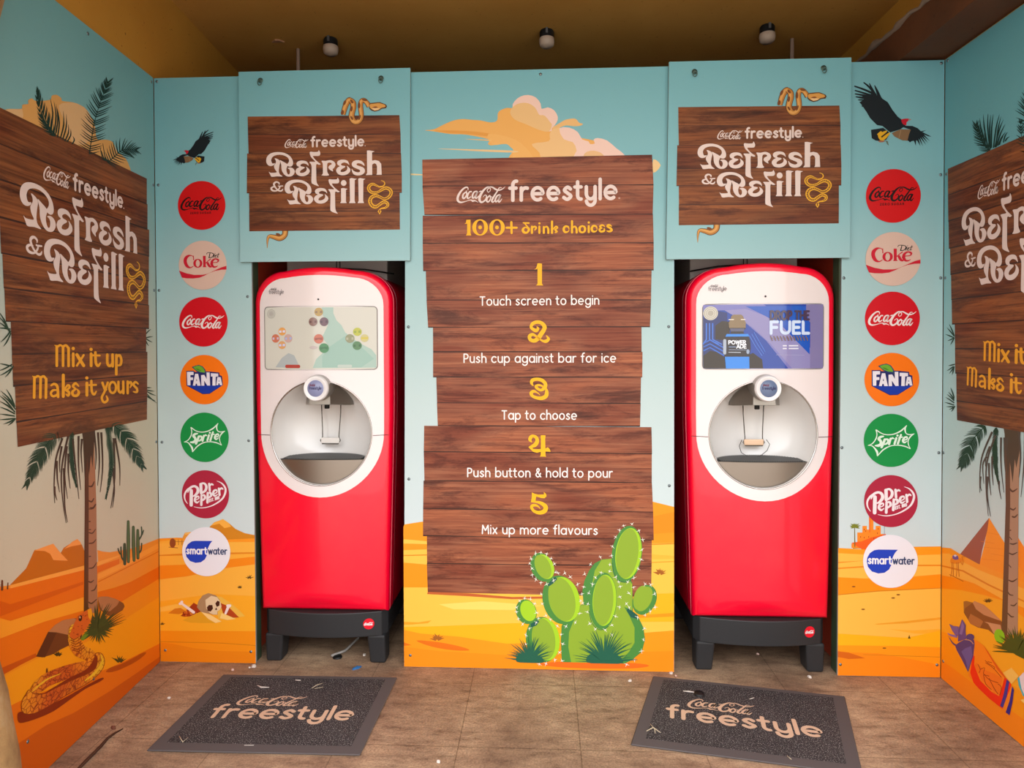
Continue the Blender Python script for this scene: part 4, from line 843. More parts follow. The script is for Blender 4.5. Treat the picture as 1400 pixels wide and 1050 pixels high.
A = Art(lambda u, v: (u, v), .0014); planks(A, [l2r(*r[0:2]) + l2r(*r[2:4]) + l2r(*r[4:6]) + l2r(*r[6:8]) for r in ROWS], WOOD, 12, .008); board = A.build('plank_sign', RP.o, 'tall printed sign of dark brown planks')
RFN = wallfn(TR); sign_lettering(RFN, board, .0020)
mixtext(lambda x, y: l2r(*LW.px(x, y)), board)
RP.screws([(1295.5, 83), (1294, 238), (1292.5, 380), (1290, 619), (1289.5, 904)])

# ================================================================== BACK WALL PANELS
def vulture(P, fn, name_label):
    A = Art(fn, .0010); K = '#141c22'
    A.poly([(490, 690), (585, 770), (590, 775), (720, 735), (790, 690), (745, 610), (690, 570), (620, 480), (560, 380), (490, 335), (440, 270), (385, 165), (382, 160), (420, 290), (380, 262), (350, 270), (250, 290), (200, 320), (260, 345), (190, 380), (230, 430), (290, 520), (330, 590), (420, 680)], K)
    for p in ([(130, 172, 18), (250, 215, 26), (400, 280, 30)], [(135, 228, 16), (250, 262, 24), (380, 300, 24)], [(135, 272, 14), (240, 290, 26), (350, 310, 24)], [(145, 310, 14), (230, 322, 28), (330, 330, 24)], [(178, 350, 12), (260, 352, 24)],
              [(248, 126, 16), (320, 185, 26), (400, 290, 30)], [(320, 138, 12), (350, 200, 24), (400, 285, 26)], [(388, 165, 12), (420, 230, 26), (460, 320, 30)], [(195, 382, 12), (270, 400, 30)], [(220, 430, 10), (300, 460, 24)]): A.stroke(p, K, n=3)
    A.poly([(735, 700), (790, 688), (880, 690), (950, 720), (990, 760), (1060, 745), (1010, 770), (1130, 830), (1085, 825), (1030, 800), (1110, 890), (1020, 820), (1085, 915), (1000, 830), (1060, 940), (980, 840), (1020, 960), (960, 850), (985, 955), (930, 860), (925, 950), (895, 870), (850, 905), (820, 880), (750, 880), (860, 740)], K)
    A.poly([(610, 785), (660, 760), (735, 732), (860, 738), (835, 800), (815, 885), (740, 875), (650, 830)], '#8a6a4a')
    for x in (700, 740, 780, 815): A.stroke([(x + 30, 745, 5), (x, 865, 4)], '#b89a72', n=1, step=0)
    A.poly([(860, 740), (960, 760), (940, 880), (850, 890), (830, 860)], '#2c343c'); A.poly([(960, 760), (1030, 790), (1020, 830), (980, 800)], '#8c7460')
    A.poly([(340, 740), (410, 730), (500, 715), (560, 760), (590, 785), (540, 870), (460, 890), (400, 880), (350, 850)], K)
    b = A.build('vulture', P.o, name_label)
    A = Art(fn, .0014); A.poly([(735, 605), (780, 595), (830, 595), (826, 625), (805, 640), (800, 685), (760, 670), (740, 640)], '#c8142c'); A.poly([(830, 595), (872, 605), (845, 618), (826, 615)], '#b58a80'); A.build('head', b, 'red bald head')
    A = Art(fn, .0014); Y = '#e9b21e'
    for p in ([(540, 760, 20), (490, 790, 40), (450, 820, 40), (470, 860, 36)], [(580, 785, 20), (530, 830, 40), (490, 865, 40)], [(470, 770, 24), (430, 800, 20)]): A.stroke(p, Y, n=3)
    A.poly([(430, 885), (480, 880), (530, 890), (490, 905), (450, 905)], '#a8705a'); A.poly([(530, 880), (560, 890), (572, 950), (548, 925)], '#6a7a6a'); A.build('talons', b, 'yellow clenched talons')

# ---- narrow left panel
NL = Panel('mural_panel', 'narrow back panel with small vulture above seven brand roundels and a half buried skull', BACK, [(219, 905), (348.7, 907.9), (345.5, 300), (345.5, 103.9), (210, 107)], SKY_B,
           uvP=[(X0 + .002, 0), (BACK.px(349, 800)[0], 0), (BACK.px(343.5, 365)[0], H), (X0 + .002, H)])
A = NL.art(.0004)
A.poly([(205, 736), (241, 735), (262, 736), (290, 737), (330, 733), (352, 732), (352, 912), (205, 908)], '#ffb33a')
A.poly([(205, 736), (241, 735), (275, 736), (320, 735), (352, 733), (352, 741), (300, 741), (240, 738), (205, 740)], '#ff9c20')
A.poly([(205, 743), (352, 741), (352, 756), (300, 758), (205, 760)], '#ffb844')
A.poly([(205, 758.5), (262, 756), (352, 755), (352, 757), (205, 760)], '#e8891c')
A.poly([(205, 773), (251, 772), (300, 766), (352, 761), (352, 771.5), (307, 777), (255, 788), (205, 792)], '#fa8d12')
A.poly([(205, 792), (255, 788), (307, 777), (352, 771.5), (352, 815), (290, 812), (205, 822)], '#ffb640')
A.poly([(205, 822), (290, 812), (352, 815), (352, 864), (205, 862)], '#ffad22')
A.poly([(205, 830), (240, 826), (290, 828), (240, 834), (205, 836)], '#ffbe48')
A.poly([(205, 862), (352, 863), (352, 912), (205, 908)], '#fb930a')
A.poly([(205, 876.5), (300, 878.5), (352, 882), (352, 883), (300, 879.5), (205, 877.5)], '#d87c0a')
A.poly([(205, 878), (235, 880), (265, 886), (300, 890), (352, 891), (352, 912), (205, 908)], '#f28606')
A.build('sand_dunes', NL.o, 'orange printed dunes')
A = NL.art(.0008)
A.poly([(280, 737), (287, 720), (293, 714), (305, 710), (313, 715), (322, 723), (335, 729), (349, 731.5), (349, 736), (300, 738)], '#da8a1e')
A.poly([(289, 718.5), (293, 714), (305, 709.6), (313, 715), (316, 720), (307, 722), (300, 716)], '#ffb648'); A.build('mesa', NL.o, 'flat topped mesa')
A = NL.art(.0007); A.poly([(249, 737), (251, 732), (253, 728), (261, 727), (264, 736)], '#f2a23a'); A.poly([(253, 731), (253, 728), (261, 727), (263, 729)], '#ffc46a'); A.build('mesa', NL.o, 'tiny mesa beside the white roundel')
A = NL.art(.0008); A.poly(ell(236, 742.5, 4, 6.5), '#9a4a22'); A.stroke([(231, 748, .7), (243, 749, .7)], '#8a4420', n=1)
for x in (240, 244, 249): A.stroke([(x, 738, .7), (x, 745, .7)], '#a85a20', n=1, step=0)
A.stroke([(238, 740.5, .6), (252, 740, .6)], '#a85a20', n=1); A.build('barrel', NL.o, 'tiny barrel and fence')
for x, y, r in ((341, 791, 6), (328, 804, 4), (222, 854, 4)):
    A = NL.art(.0008); tuft(A, x, y, r, 5, '#5a3a12', 200, 340, 1.1, int(x), False); A.build('grass_tuft', NL.o)
cz = lambda P: Z(215, 700, 5, P)
A = NL.art(.0010)
A.poly(cz([(75, 692), (120, 660), (160, 655), (200, 680), (150, 698)]), '#dd7d14')
A.poly(cz([(160, 710), (200, 670), (250, 620), (285, 640), (300, 690), (240, 712), (190, 716)]), '#a8380e')
for i in range(22):
    rnd.seed(i); a, b = rnd.uniform(170, 290), rnd.uniform(640, 710)
    A.poly(cz(ell(a, b, rnd.uniform(4, 9), rnd.uniform(4, 8))), rnd.choice(['#d9661c', '#8a2408', '#e88a2c']))
A.poly(cz([(175, 740), (240, 705), (300, 680), (360, 705), (440, 748), (400, 758), (320, 758), (230, 755)]), '#eaa420')
A.poly(cz([(300, 680), (360, 700), (440, 748), (400, 758), (350, 730)]), '#ffd486')
A.poly(cz([(380, 570), (440, 580), (500, 620), (560, 670), (602, 712), (560, 718), (480, 735), (420, 730)]), '#f3bb48')
A.poly(cz([(430, 620), (480, 640), (560, 720), (520, 722), (450, 690)]), '#b84412'); A.poly(cz([(440, 690), (500, 715), (540, 730), (480, 738), (430, 725)]), '#ffd27a')
A.build('sand_mound', NL.o, 'yellow and red sand mound')
A = NL.art(.0014)
A.poly(cz([(272, 650), (282, 610), (310, 570), (350, 554), (400, 568), (428, 600), (440, 640), (430, 668), (412, 680), (415, 700), (385, 702), (362, 695), (330, 690), (300, 682)]), '#b08a62', 0)
A.poly(cz([(330, 600), (370, 572), (410, 582), (432, 612), (440, 645), (428, 668), (410, 680), (412, 700), (385, 700), (362, 690), (335, 660)]), '#e8cda4', 0)
A.poly(cz([(340, 650), (355, 635), (378, 635), (382, 660), (366, 680), (345, 675)]), '#4a2010'); A.poly(cz([(398, 625), (412, 605), (428, 612), (425, 640), (408, 648)]), '#4a2010'); A.poly(cz([(396, 668), (404, 652), (412, 668)]), '#4a2010')
sk = A.build('skull', NL.o, 'pale skull half buried in sand')
for P in ([(165, 622), (250, 684)], [(468, 692), (490, 640)]):
    A = NL.art(.0018); (a, b), (c, d) = cz(P); A.stroke([(a, b, 3), (c, d, 4)], '#f6e2dc', n=1)
    A.poly(ell(a - 1.4, b + .8, 2, 1.8), '#f6e2dc') if a < 270 else A.poly(ell(c - 1.5, d, 1.9, 1.9), '#f6e2dc'); A.poly(ell(a + .8, b - 1.6, 2, 1.8), '#f6e2dc') if a < 270 else A.poly(ell(c + 1.5, d, 1.9, 1.9), '#f6e2dc'); A.build('bone', NL.o)
vulture(NL, lambda a, b: NL.fn(225 + (1000 - (a - 125) * .826) / 15, 165 + (190 + (b - 120) * .881) / 15), 'small black vulture flying left')
for k, x, y, r in (('zero', 276, 281, 33.4), ('diet', 277.5, 362.8, 33.6), ('coke', 278.4, 440, 33.9), ('fanta', 279.6, 519, 33.8), ('sprite', 280, 597.8, 33.8), ('drp', 281.2, 675.7, 32.9), ('smart', 282.3, 754, 33.5)): NL.logo(k, x, y, r, LOGO_WORDS[k])
NL.screws([(214.5, 111.5), (216.5, 253), (217.5, 397), (221.5, 604.5), (338.5, 405.5), (340, 602.5), (226, 889), (343, 891)])

# ---- narrow right panel
NR = Panel('mural_panel', 'narrow back panel with large vulture above seven brand roundels and a desert fort', BACK, None, SKY_B,
           uvP=[(BACK.px(1145.2, 900)[0], 0), (X1 - .002, 0), (X1 - .002, H), (BACK.px(1152, 365)[0], H)])
A = NR.art(.0004)
A.poly([(1138, 749), (1180, 751), (1220, 748), (1252, 748), (1292, 747), (1292, 935), (1138, 930)], '#ffc04a')
A.poly([(1138, 749), (1180, 751), (1220, 748), (1292, 747), (1292, 758), (1240, 759.5), (1180, 758), (1138, 756)], '#ff9f16')
A.poly([(1138, 768), (1170, 767), (1185, 766), (1138, 770)], '#f2961e'); A.poly([(1138, 776), (1200, 772.5), (1292, 772), (1292, 774), (1200, 774.5), (1138, 778)], '#f29018')
A.poly([(1138, 789), (1183, 791), (1240, 789), (1292, 785), (1292, 804), (1200, 808), (1138, 813)], '#ff960a')
A.poly([(1138, 812.5), (1200, 807.5), (1292, 803.5), (1292, 804.5), (1200, 808.7), (1138, 813.7)], '#d98210')
A.poly([(1195, 853), (1240, 849), (1292, 844), (1292, 847), (1240, 852), (1200, 854)], '#f5a524'); A.poly([(1215, 860), (1250, 862), (1292, 860), (1292, 868), (1250, 866)], '#ffb52c')
A.poly([(1138, 866), (1175, 868), (1240, 872), (1292, 862), (1292, 935), (1138, 930)], '#ffb810'); A.poly([(1138, 882), (1220, 883), (1292, 885), (1292, 935), (1138, 930)], '#ff9d0e')
A.poly([(1138, 891), (1200, 893), (1240, 900), (1292, 909), (1292, 935), (1138, 930)], '#ff8c0c'); A.poly([(1180, 894.5), (1292, 898), (1292, 898.8), (1180, 895.2)], '#d97c0c')
A.poly([(1138, 890), (1160, 892), (1175, 897), (1183, 900), (1160, 901), (1138, 898)], '#d9660a', 0)
for x, y in ((1167, 802), (1221, 817.5), (1228, 813), (1180, 833), (1209, 886)): A.poly(ell(x, y, 2.6, .9), '#8a4a10')
A.build('sand_dunes', NR.o, 'orange printed dunes')
A = NR.art(.0008)
A.poly([(1166, 747), (1180, 744), (1196, 744), (1196, 750), (1166, 750)], '#6a7a1e'); A.poly([(1172, 728), (1179, 728), (1179, 719), (1185, 719), (1185, 724), (1188, 724), (1188, 704), (1194, 704), (1194, 724), (1197, 724), (1197, 719), (1204, 719), (1204, 730), (1211, 730), (1211, 752), (1164, 749), (1164, 743), (1172, 742)], '#ff8d22')
A.poly([(1164, 742), (1178, 740), (1190, 735), (1211, 730), (1211, 752), (1178, 751)], '#f4601a'); A.poly([(1188, 706), (1190, 706), (1190, 728), (1188, 728)], '#f9721a')
for x, y in ((1181, 723), (1183, 725), (1200, 722), (1176, 733), (1181, 734), (1187, 733), (1194, 735), (1199, 728)): A.poly([(x, y), (x + 1, y), (x + 1, y + 2), (x, y + 2)], '#b03a10')
A.stroke([(1209, 718, .7), (1209, 732, .7)], '#8a8aa0', n=1); A.build('desert_fort', NR.o, 'orange fort with towers behind the roundels')
A = NR.art(.0009); A.stroke([(1168.3, 721, 1.0), (1168.6, 747, 1.4)], '#7a6a2a', n=1); tuft(A, 1168.5, 720, 8, 11, '#7d8426', 150, 390, 1.6, 4, True, 5.5); A.build('palm_tree', NR.o, 'tiny palm beside the fort')
A = NR.art(.0009); A.poly([(1241, 873), (1243, 868), (1245, 873)], '#6a4a12'); A.build('grass_tuft', NR.o)
vulture(NR, lambda a, b: NR.fn(1155 + a / 9.546, 100 + b / 9.546), 'large black vulture flying right')
for k, x, y, r in (('zero', 1220.9, 268, 36.7), ('diet', 1220.6, 354.1, 36.8), ('coke', 1219.6, 435.4, 36.6), ('fanta', 1218.9, 518.9, 36.5), ('sprite', 1217.9, 602, 36.3), ('drp', 1217.6, 685, 35.6), ('smart', 1217, 767.2, 36.3)): NR.logo(k, x, y, r, LOGO_WORDS[k])
NR.screws([(1287, 86.5), (1286, 239), (1286, 380), (1283.5, 619), (1153.7, 380), (1151, 612), (1149, 908.5), (1281, 909)])

# ---- wide centre panel
CP = Panel('mural_panel', 'wide centre back panel with numbered drink instructions on planks and a prickly pear', BACK, None, SKY_B,
           uvP=[(BACK.px(552.4, 900)[0], 0), (BACK.px(921.6, 900)[0], 0), (BACK.px(921.6, 200)[0], H), (BACK.px(555.2, 200)[0], H)])
A = CP.art(.0004)
A.poly([(545, 720), (553, 717), (578, 713), (640, 705), (800, 690), (893, 686), (925, 693), (925, 930), (545, 920)], '#ff9a16')
A.poly([(870, 712), (893, 706), (925, 700), (925, 728), (893, 730), (870, 735)], '#fb8f0c')
A.poly([(545, 737), (585, 740), (585, 744), (545, 743)], '#ffc64e'); A.poly([(545, 752), (585, 751), (585, 774), (545, 771)], '#ffc44a'); A.poly([(545, 758.6), (585, 758), (585, 759.4), (545, 760)], '#e08a14'); A.poly([(545, 769), (585, 772), (585, 804), (545, 804)], '#ff980e')
A.poly([(545, 803), (600, 803), (720, 812), (860, 800), (860, 744), (925, 742), (925, 813), (925, 930), (545, 920)], '#ffc448')
A.poly([(880, 744), (925, 742.4), (925, 744), (880, 745.5)], '#e08c14'); A.poly([(880, 757), (925, 760), (925, 764), (880, 765)], '#ffb83a'); A.poly([(880, 769), (925, 767), (925, 768.2), (880, 770)], '#eb9a1c')
A.poly([(600, 826), (660, 822), (740, 828), (700, 834), (620, 833)], '#ffd768'); A.poly([(860, 813), (925, 811), (925, 850), (860, 850)], '#ffb716'); A.poly([(870, 841), (925, 838), (925, 843), (870, 845)], '#f29a10')
A.poly([(545, 850), (572, 851), (590, 848), (585, 852), (560, 854), (545, 854)], '#f2a41e'); A.poly([(545, 857), (600, 856), (700, 852), (780, 850), (780, 930), (545, 920)], '#ffb512')
A.poly([(545, 861), (575, 866), (628, 870.5), (693, 880), (800, 876), (870, 866), (925, 862), (925, 930), (545, 920)], '#ff9a12'); A.poly([(545, 884), (600, 890), (700, 896), (925, 890), (925, 930), (545, 920)], '#ff900c')
A.poly([(569, 875.5), (600, 878), (630, 884), (642, 889), (620, 889), (590, 884)], '#e8700a', 3); A.poly([(545, 878), (555, 879), (563, 882), (552, 883), (545, 883)], '#e8700a'); A.poly([(735, 908), (780, 904), (860, 906), (888, 910), (860, 914), (780, 913)], '#fb6a12', 3)
A.build('sand_dunes', CP.o, 'orange printed dunes')
for x, y, r, sd in ((597.5, 875, 10, 1), (902, 785, 9, 2)):
    A = CP.art(.0009); tuft(A, x, y, r, 9, '#a8601c', 195, 345, 2.0, sd, False, r * .95); A.build('grass_tuft', CP.o, 'brown tuft on the sand' if sd == 1 else 'brown tuft by the panel edge')
cc = lambda P: Z(560, 80, 3.889, P)
A = CP.art(.0006)
A.poly(cc([(80, 382), (130, 376), (180, 352), (232, 330), (280, 322), (330, 326), (380, 330), (430, 340), (465, 330), (470, 290), (495, 270), (545, 264), (700, 300), (790, 380), (900, 420), (1000, 450), (1000, 560), (550, 560), (553, 490), (540, 475), (515, 455), (470, 458), (430, 462), (416, 452), (420, 430), (300, 405), (220, 402), (130, 388)]), '#eeb25e', 3)
A.poly(cc([(130, 383), (300, 385), (430, 400), (432, 415), (300, 402), (200, 396)]), '#e5a044', 3)
A.poly(cc([(420, 400), (560, 430), (640, 500), (660, 560), (550, 560), (553, 490), (515, 455), (440, 458)]), '#f0b766', 3)
A.poly(cc([(548, 265), (558, 228), (590, 202), (632, 194), (672, 208), (697, 240), (702, 268), (735, 260), (768, 275), (788, 310), (782, 340), (757, 372), (740, 388), (600, 330)]), '#f2cfc0', 2)
A.poly(cc([(535, 290), (548, 258), (585, 238), (630, 238), (668, 262), (690, 300), (720, 300), (748, 325), (756, 355), (740, 388), (690, 380), (620, 350), (560, 325)]), '#ebc184', 3)
A.poly(cc([(690, 300), (700, 280), (735, 290), (760, 320), (758, 350), (720, 305)]), '#f2cfc0', 3)
A.poly(cc([(740, 440), (745, 400), (770, 370), (800, 368), (815, 400), (818, 430), (870, 445), (890, 480), (886, 560), (720, 560), (690, 500), (650, 455)]), '#efc488', 3)
A.poly(cc([(795, 372), (850, 368), (895, 392), (917, 430), (950, 440), (960, 455), (985, 452), (978, 432), (1000, 423), (1050, 436), (1100, 478), (1145, 515), (1145, 560), (880, 560), (888, 490), (868, 445), (820, 430)]), '#f4d2c4', 2)
A.poly(cc([(930, 505), (980, 490), (1030, 512), (1030, 560), (930, 560)]), '#ecc08a', 3)
A.poly(cc([(755, 372), (800, 342), (832, 325), (880, 320), (902, 342), (922, 348), (905, 358), (870, 360), (830, 356), (795, 368)]), '#ecbd7a', 3)
A.poly(cc([(150, 480), (300, 482), (555, 490), (555, 500), (400, 495), (280, 488)]), '#ecc890', 3); A.poly(cc([(290, 428), (420, 432), (420, 438)]), '#ecc07a', 3); A.poly(cc([(-20, 611), (70, 616), (70, 621), (-20, 618)]), '#f2d79a', 3); A.poly(cc([(1296, 536), (1335, 568), (1296, 608)]), '#f2cf94', 3)
A.build('cloud', CP.o, 'peach and cream cumulus cloud')
bL = [(577.4, 218.3, 577.8, 254.6), (577.6, 254.6, 580.4, 293.6), (578, 295, 578, 332.5), (578, 332.5, 578.6, 370.4), (582.2, 370.4, 583.4, 410.2), (583.2, 410.2, 585.4, 447.4), (592, 447.4, 592.2, 481), (592.2, 481, 592.2, 515.4), (596.6, 515.4, 597.6, 550.6), (597.4, 550.6, 598.6, 582), (580, 582, 579.4, 617.4), (579.4, 617.4, 580.4, 657), (579.2, 657, 578.6, 695), (578.6, 695, 578.4, 732), (583.7, 732, 583.9, 770.2), (583.6, 770.2, 585, 809.5)]
bR = [(891.5, 211.6, 893.4, 252.6), (893.4, 252.6, 892.3, 293), (892.6, 293, 893.6, 332), (893.6, 332, 893.6, 369), (890.8, 369, 890, 410), (890, 410, 888.6, 446.6), (877, 446.6, 877, 481), (878.4, 481, 878, 515.6), (876.4, 515.6, 875.6, 551.6), (875.8, 551.6, 875, 582.6), (890.6, 584, 891.4, 620), (891, 620, 891, 660), (891.2, 660, 892.9, 700), (892.9, 700, 893.7, 738), (891, 738, 890.8, 773.6), (890.8, 773.6, 890, 816)]
A = CP.art(.0014); planks(A, [(l[0], l[1], r[0], r[1], l[2], l[3], r[2], r[3]) for l, r in zip(bL, bR)], WOODR, 21, 1.8)
A.poly([(585, 809), (640, 811), (700, 816), (760, 815), (760, 818), (700, 819), (640, 815), (584, 812)], '#c4622c')
board = A.build('plank_sign', CP.o, 'tall printed sign of reddish brown planks')
A = CP.art(.0020); zf = lambda P: Z(610, 235, 10.5, P)
script(A, OFFW, boxfn(CP.fn, 624.2, 256.4, 690.6, 277.4, -1.2), .80); A.build('script_lettering', board, 'cream script wordmark')
A = CP.art(.0020); text(A, 'freestyle', 698.5, 842, 274.0, 271.4, 16.6, 4.8, OFFW, gap=.47); A.stroke([(846.4, 271, 2.4), (846.8, 271, 2.4)], '#c8a090', n=1); A.build('wordmark_lettering', board, 'cream rounded wordmark')
A = CP.art(.0020); y = YEL
z6 = lambda P: [(610 + p[0] / 10.5, 235 + p[1] / 10.5) + tuple(q / 10.5 for q in p[2:]) for p in P]
A.poly(z6([(290, 690), (350, 686), (350, 880), (362, 914), (285, 914), (302, 880), (302, 745), (262, 748), (285, 730)]), y)
for cx in (488, 730):
    A.poly(z6(ell(cx, 798, 112, 117, 0, 40)), y, holes=[z6(ell(cx, 798, 58, 100, 0, 34))]); A.poly(z6(ell(cx, 798, 27, 27, 0, 18)), y)
for p in ([(868, 802, 30), (1012, 802, 30)], [(936, 725, 34), (940, 880, 30)]): A.stroke(z6(p), y, n=1)
A.build('yellow_lettering', board, 'yellow figure 100+'); A = CP.art(.0020)
z7 = lambda P: [(690 + p[0] / 8.75, 295 + p[1] / 8.75) + tuple(q / 8.75 for q in p[2:]) for p in P]
for p in ([(222, 85, 14), (290, 88, 18)], [(240, 92, 14), (270, 130, 16), (290, 165, 28), (265, 203, 22), (228, 195, 30), (218, 165, 28), (245, 138, 16), (272, 150, 12)],
          [(326, 130, 24), (326, 205, 26)], [(326, 150, 12), (355, 130, 22), (378, 145, 22), (360, 170, 14)], [(415, 130, 24), (415, 205, 26)], [(415, 92, 26), (416, 92, 26)],
          [(468, 135, 24), (468, 205, 26)], [(468, 150, 12), (500, 130, 20), (520, 155, 24), (522, 205, 26)], [(566, 70, 24), (566, 205, 26)], [(575, 165, 10), (612, 130, 20), (632, 145, 20), (600, 165, 14)], [(600, 165, 18), (625, 190, 24), (605, 200, 14)],
          [(770, 165, 6), (760, 135, 20), (725, 128, 24), (705, 160, 28), (720, 195, 26), (755, 192, 16), (770, 172, 8)], [(805, 65, 24), (805, 200, 26)], [(805, 150, 12), (838, 128, 20), (858, 155, 24), (860, 200, 26)],
          [(930, 122, 18), (898, 140, 26), (900, 185, 26), (930, 200, 20), (958, 180, 26), (958, 140, 24), (930, 122, 18)], [(1005, 125, 24), (1005, 195, 26)], [(1005, 82, 26), (1006, 82, 26)],
          [(1105, 160, 6), (1095, 130, 20), (1060, 122, 24), (1040, 155, 28), (1055, 188, 26), (1090, 186, 16), (1105, 168, 8)],
          [(1195, 130, 10), (1170, 112, 20), (1138, 128, 22), (1160, 148, 16)], [(1160, 148, 14), (1132, 165, 24), (1150, 190, 24), (1190, 180, 24), (1190, 155, 12)], [(1278, 125, 10), (1250, 110, 22), (1225, 125, 24), (1265, 150, 26), (1280, 175, 26), (1248, 188, 24), (1218, 180, 8)]): A.stroke(z7(p), y, n=3)
A.build('yellow_lettering', board, 'yellow words drink choices')
for nm, lab, y0 in (('1', 'yellow numeral 1', 350), ('2', 'yellow numeral 2', 432), ('3', 'yellow numeral 3', 510), ('4', 'yellow numeral 4', 588), ('5', 'yellow numeral 5', 666)):
    A = CP.art(.0020); d = lambda P: [(710 + p[0] / 23.33, y0 + p[1] / 23.33) + tuple(q / 23.33 for q in p[2:]) for p in P]
    if nm == '1': A.poly(d([(580, 238), (640, 232), (722, 248), (722, 880), (745, 925), (780, 940), (520, 940), (560, 920), (582, 880), (582, 400), (545, 418), (470, 432), (530, 400), (560, 330)]), y)
    if nm == '2':
        A.stroke(d([(560, 345, 20), (600, 400, 80), (540, 465, 110), (440, 425, 100), (375, 350, 90), (430, 245, 110), (560, 195, 110), (700, 220, 110), (800, 330, 130), (790, 430, 130), (700, 570, 140), (600, 710, 140), (480, 790, 120), (350, 750, 110), (330, 640, 110), (430, 590, 90), (540, 650, 60), (640, 730, 50), (760, 800, 70), (860, 800, 110), (930, 730, 90), (860, 620, 20)]), y, n=6)
    if nm == '3':
        A.stroke(d([(440, 400, 30), (390, 320, 90), (420, 230, 110), (560, 195, 100), (720, 230, 110), (830, 340, 110), (810, 460, 120), (700, 540, 90), (600, 510, 80), (530, 430, 90), (600, 385, 70), (700, 400, 60), (770, 450, 40)]), y, n=6)
        A.stroke(d([(850, 480, 40), (875, 600, 110), (850, 730, 130), (720, 800, 120), (560, 790, 100), (420, 730, 90), (380, 640, 110), (460, 580, 90), (580, 630, 40), (660, 700, 14)]), y, n=6)
    if nm == '4':
        A.stroke(d([(400, 380, 20), (340, 310, 100), (370, 220, 110), (440, 185, 80), (540, 235, 100), (570, 350, 120), (500, 470, 130), (330, 545, 60)]), y, n=6)
        A.poly(d([(290, 545), (400, 540), (440, 595), (560, 605), (680, 600), (830, 590), (900, 545), (960, 590), (1000, 690), (860, 680), (700, 690), (560, 720), (440, 690)]), y)
        A.poly(d([(680, 170), (740, 160), (835, 165), (825, 300), (835, 800), (855, 845), (655, 840), (685, 790), (690, 300)]), y)
    if nm == '5':
        A.poly(d([(400, 165), (480, 205), (600, 235), (790, 230), (780, 150), (850, 210), (870, 290), (800, 350), (700, 345), (600, 310), (535, 295), (515, 440), (375, 470), (400, 300)]), y)
        A.stroke(d([(380, 462, 30), (560, 470, 70), (720, 520, 110), (840, 630, 140), (800, 760, 140), (640, 810, 120), (470, 760, 90), (390, 640, 90), (430, 580, 90), (540, 580, 70), (620, 630, 40), (665, 690, 12)]), y, n=6)
    A.build('numeral', board, lab)
for st, x0, x1, y0, y1 in (('Touch screen to begin', 656.5, 818.5, 417.4, 416.0), ('Push cup against bar for ice', 634.5, 841.5, 495.6, 495.0), ('Tap to choose', 686.5, 788, 573.0, 573.4), ('Push button & hold to pour', 639.5, 837, 651.6, 652.4), ('Mix up more flavours', 659.5, 816.5, 729.4, 730.6)):
    A = CP.art(.0020); text(A, st, x0, x1, y0, y1, 7.9, 1.65, '#fbf2ee', gap=.44, space=.74); A.build('white_lettering', board, 'white words ' + st.replace('&', 'and'))

# ---- the prickly pear printed over the plank sign
cp = lambda P: Z(680, 700, 4.883, P)
D_, M_, B_, T_ = '#4b8a3c', '#8fae30', '#a6d226', '#1d5a4a'
A = CP.art(.0026)
def pad(cx, cy, rx, ry, rot, ix=.8, iy=.88, ox=8, oy=-4, bright=True):
    A.poly(cp(ell(cx, cy, rx, ry, rot, 40)), D_)
    if bright: A.poly(cp(ell(cx + ox * 1.3, cy + oy, rx * (ix + .06), ry * (iy + .02), rot, 36)), B_)
    A.poly(cp(ell(cx + ox * .35, cy + oy, rx * (ix - .07), ry * iy, rot, 36)), M_)
A.poly(cp([(575, 620), (568, 520), (580, 460), (612, 390), (650, 340), (700, 315), (760, 310), (830, 380), (900, 470), (905, 660), (640, 680)]), D_)
A.poly(cp([(640, 640), (625, 520), (650, 390), (695, 318), (770, 310), (850, 420), (900, 480), (900, 700), (640, 700)]), M_)
A.poly(cp([(430, 1000), (424, 860), (428, 760), (470, 690), (560, 620), (620, 640), (800, 620), (870, 640), (935, 690), (975, 770), (985, 850), (965, 930), (900, 985), (850, 1010)]), D_)
A.poly(cp([(492, 1002), (474, 900), (478, 800), (520, 700), (560, 615), (625, 620), (800, 560), (850, 640), (880, 690), (915, 770), (915, 870), (880, 930), (830, 985), (760, 1004)]), M_)
A.stroke([(a, b, .7) for a, b in cp([(555, 618), (610, 618)])], D_, n=1); A.stroke([(a, b, .7) for a, b in cp([(895, 480), (893, 560)])], B_, n=1)
pad(704, 592, 92, 190, 3); A.stroke([(a, b, .9) for a, b in cp([(612, 660), (630, 735), (670, 780), (710, 782), (740, 762)])], '#2a6440', n=4)
pad(864, 280, 100, 190, 7); A.stroke([(a, b, 1.1) for a, b in cp([(768, 340), (775, 400), (800, 450), (850, 468), (890, 455)])], '#2a6440', n=4)
pad(425, 585, 122, 165, -14, .78, .9, 16, -4); A.poly(cp([(335, 480), (385, 430), (400, 445), (380, 470), (345, 495)]), T_)
pad(300, 368, 74, 100, -24, .74, .84, 12, -4); pad(303, 850, 112, 152, -8, .76, .92, 16, -2); A.poly(cp([(222, 745), (268, 718), (280, 730), (262, 755), (225, 770)]), T_); pad(193, 664, 68, 84, -20, .68, .82, 10, -6)
pad(983, 585, 76, 104, 24, .74, .84, -14, -6, False); A.poly(cp(ell(958, 572, 48, 84, 16)), M_); A.poly(cp([(862, 655), (875, 640), (940, 690), (930, 712), (890, 700)]), T_)
ca = A.build('prickly_pear', CP.o, 'green prickly pear cactus over the sign foot')
A = CP.art(.0036); rnd = random.Random(9)
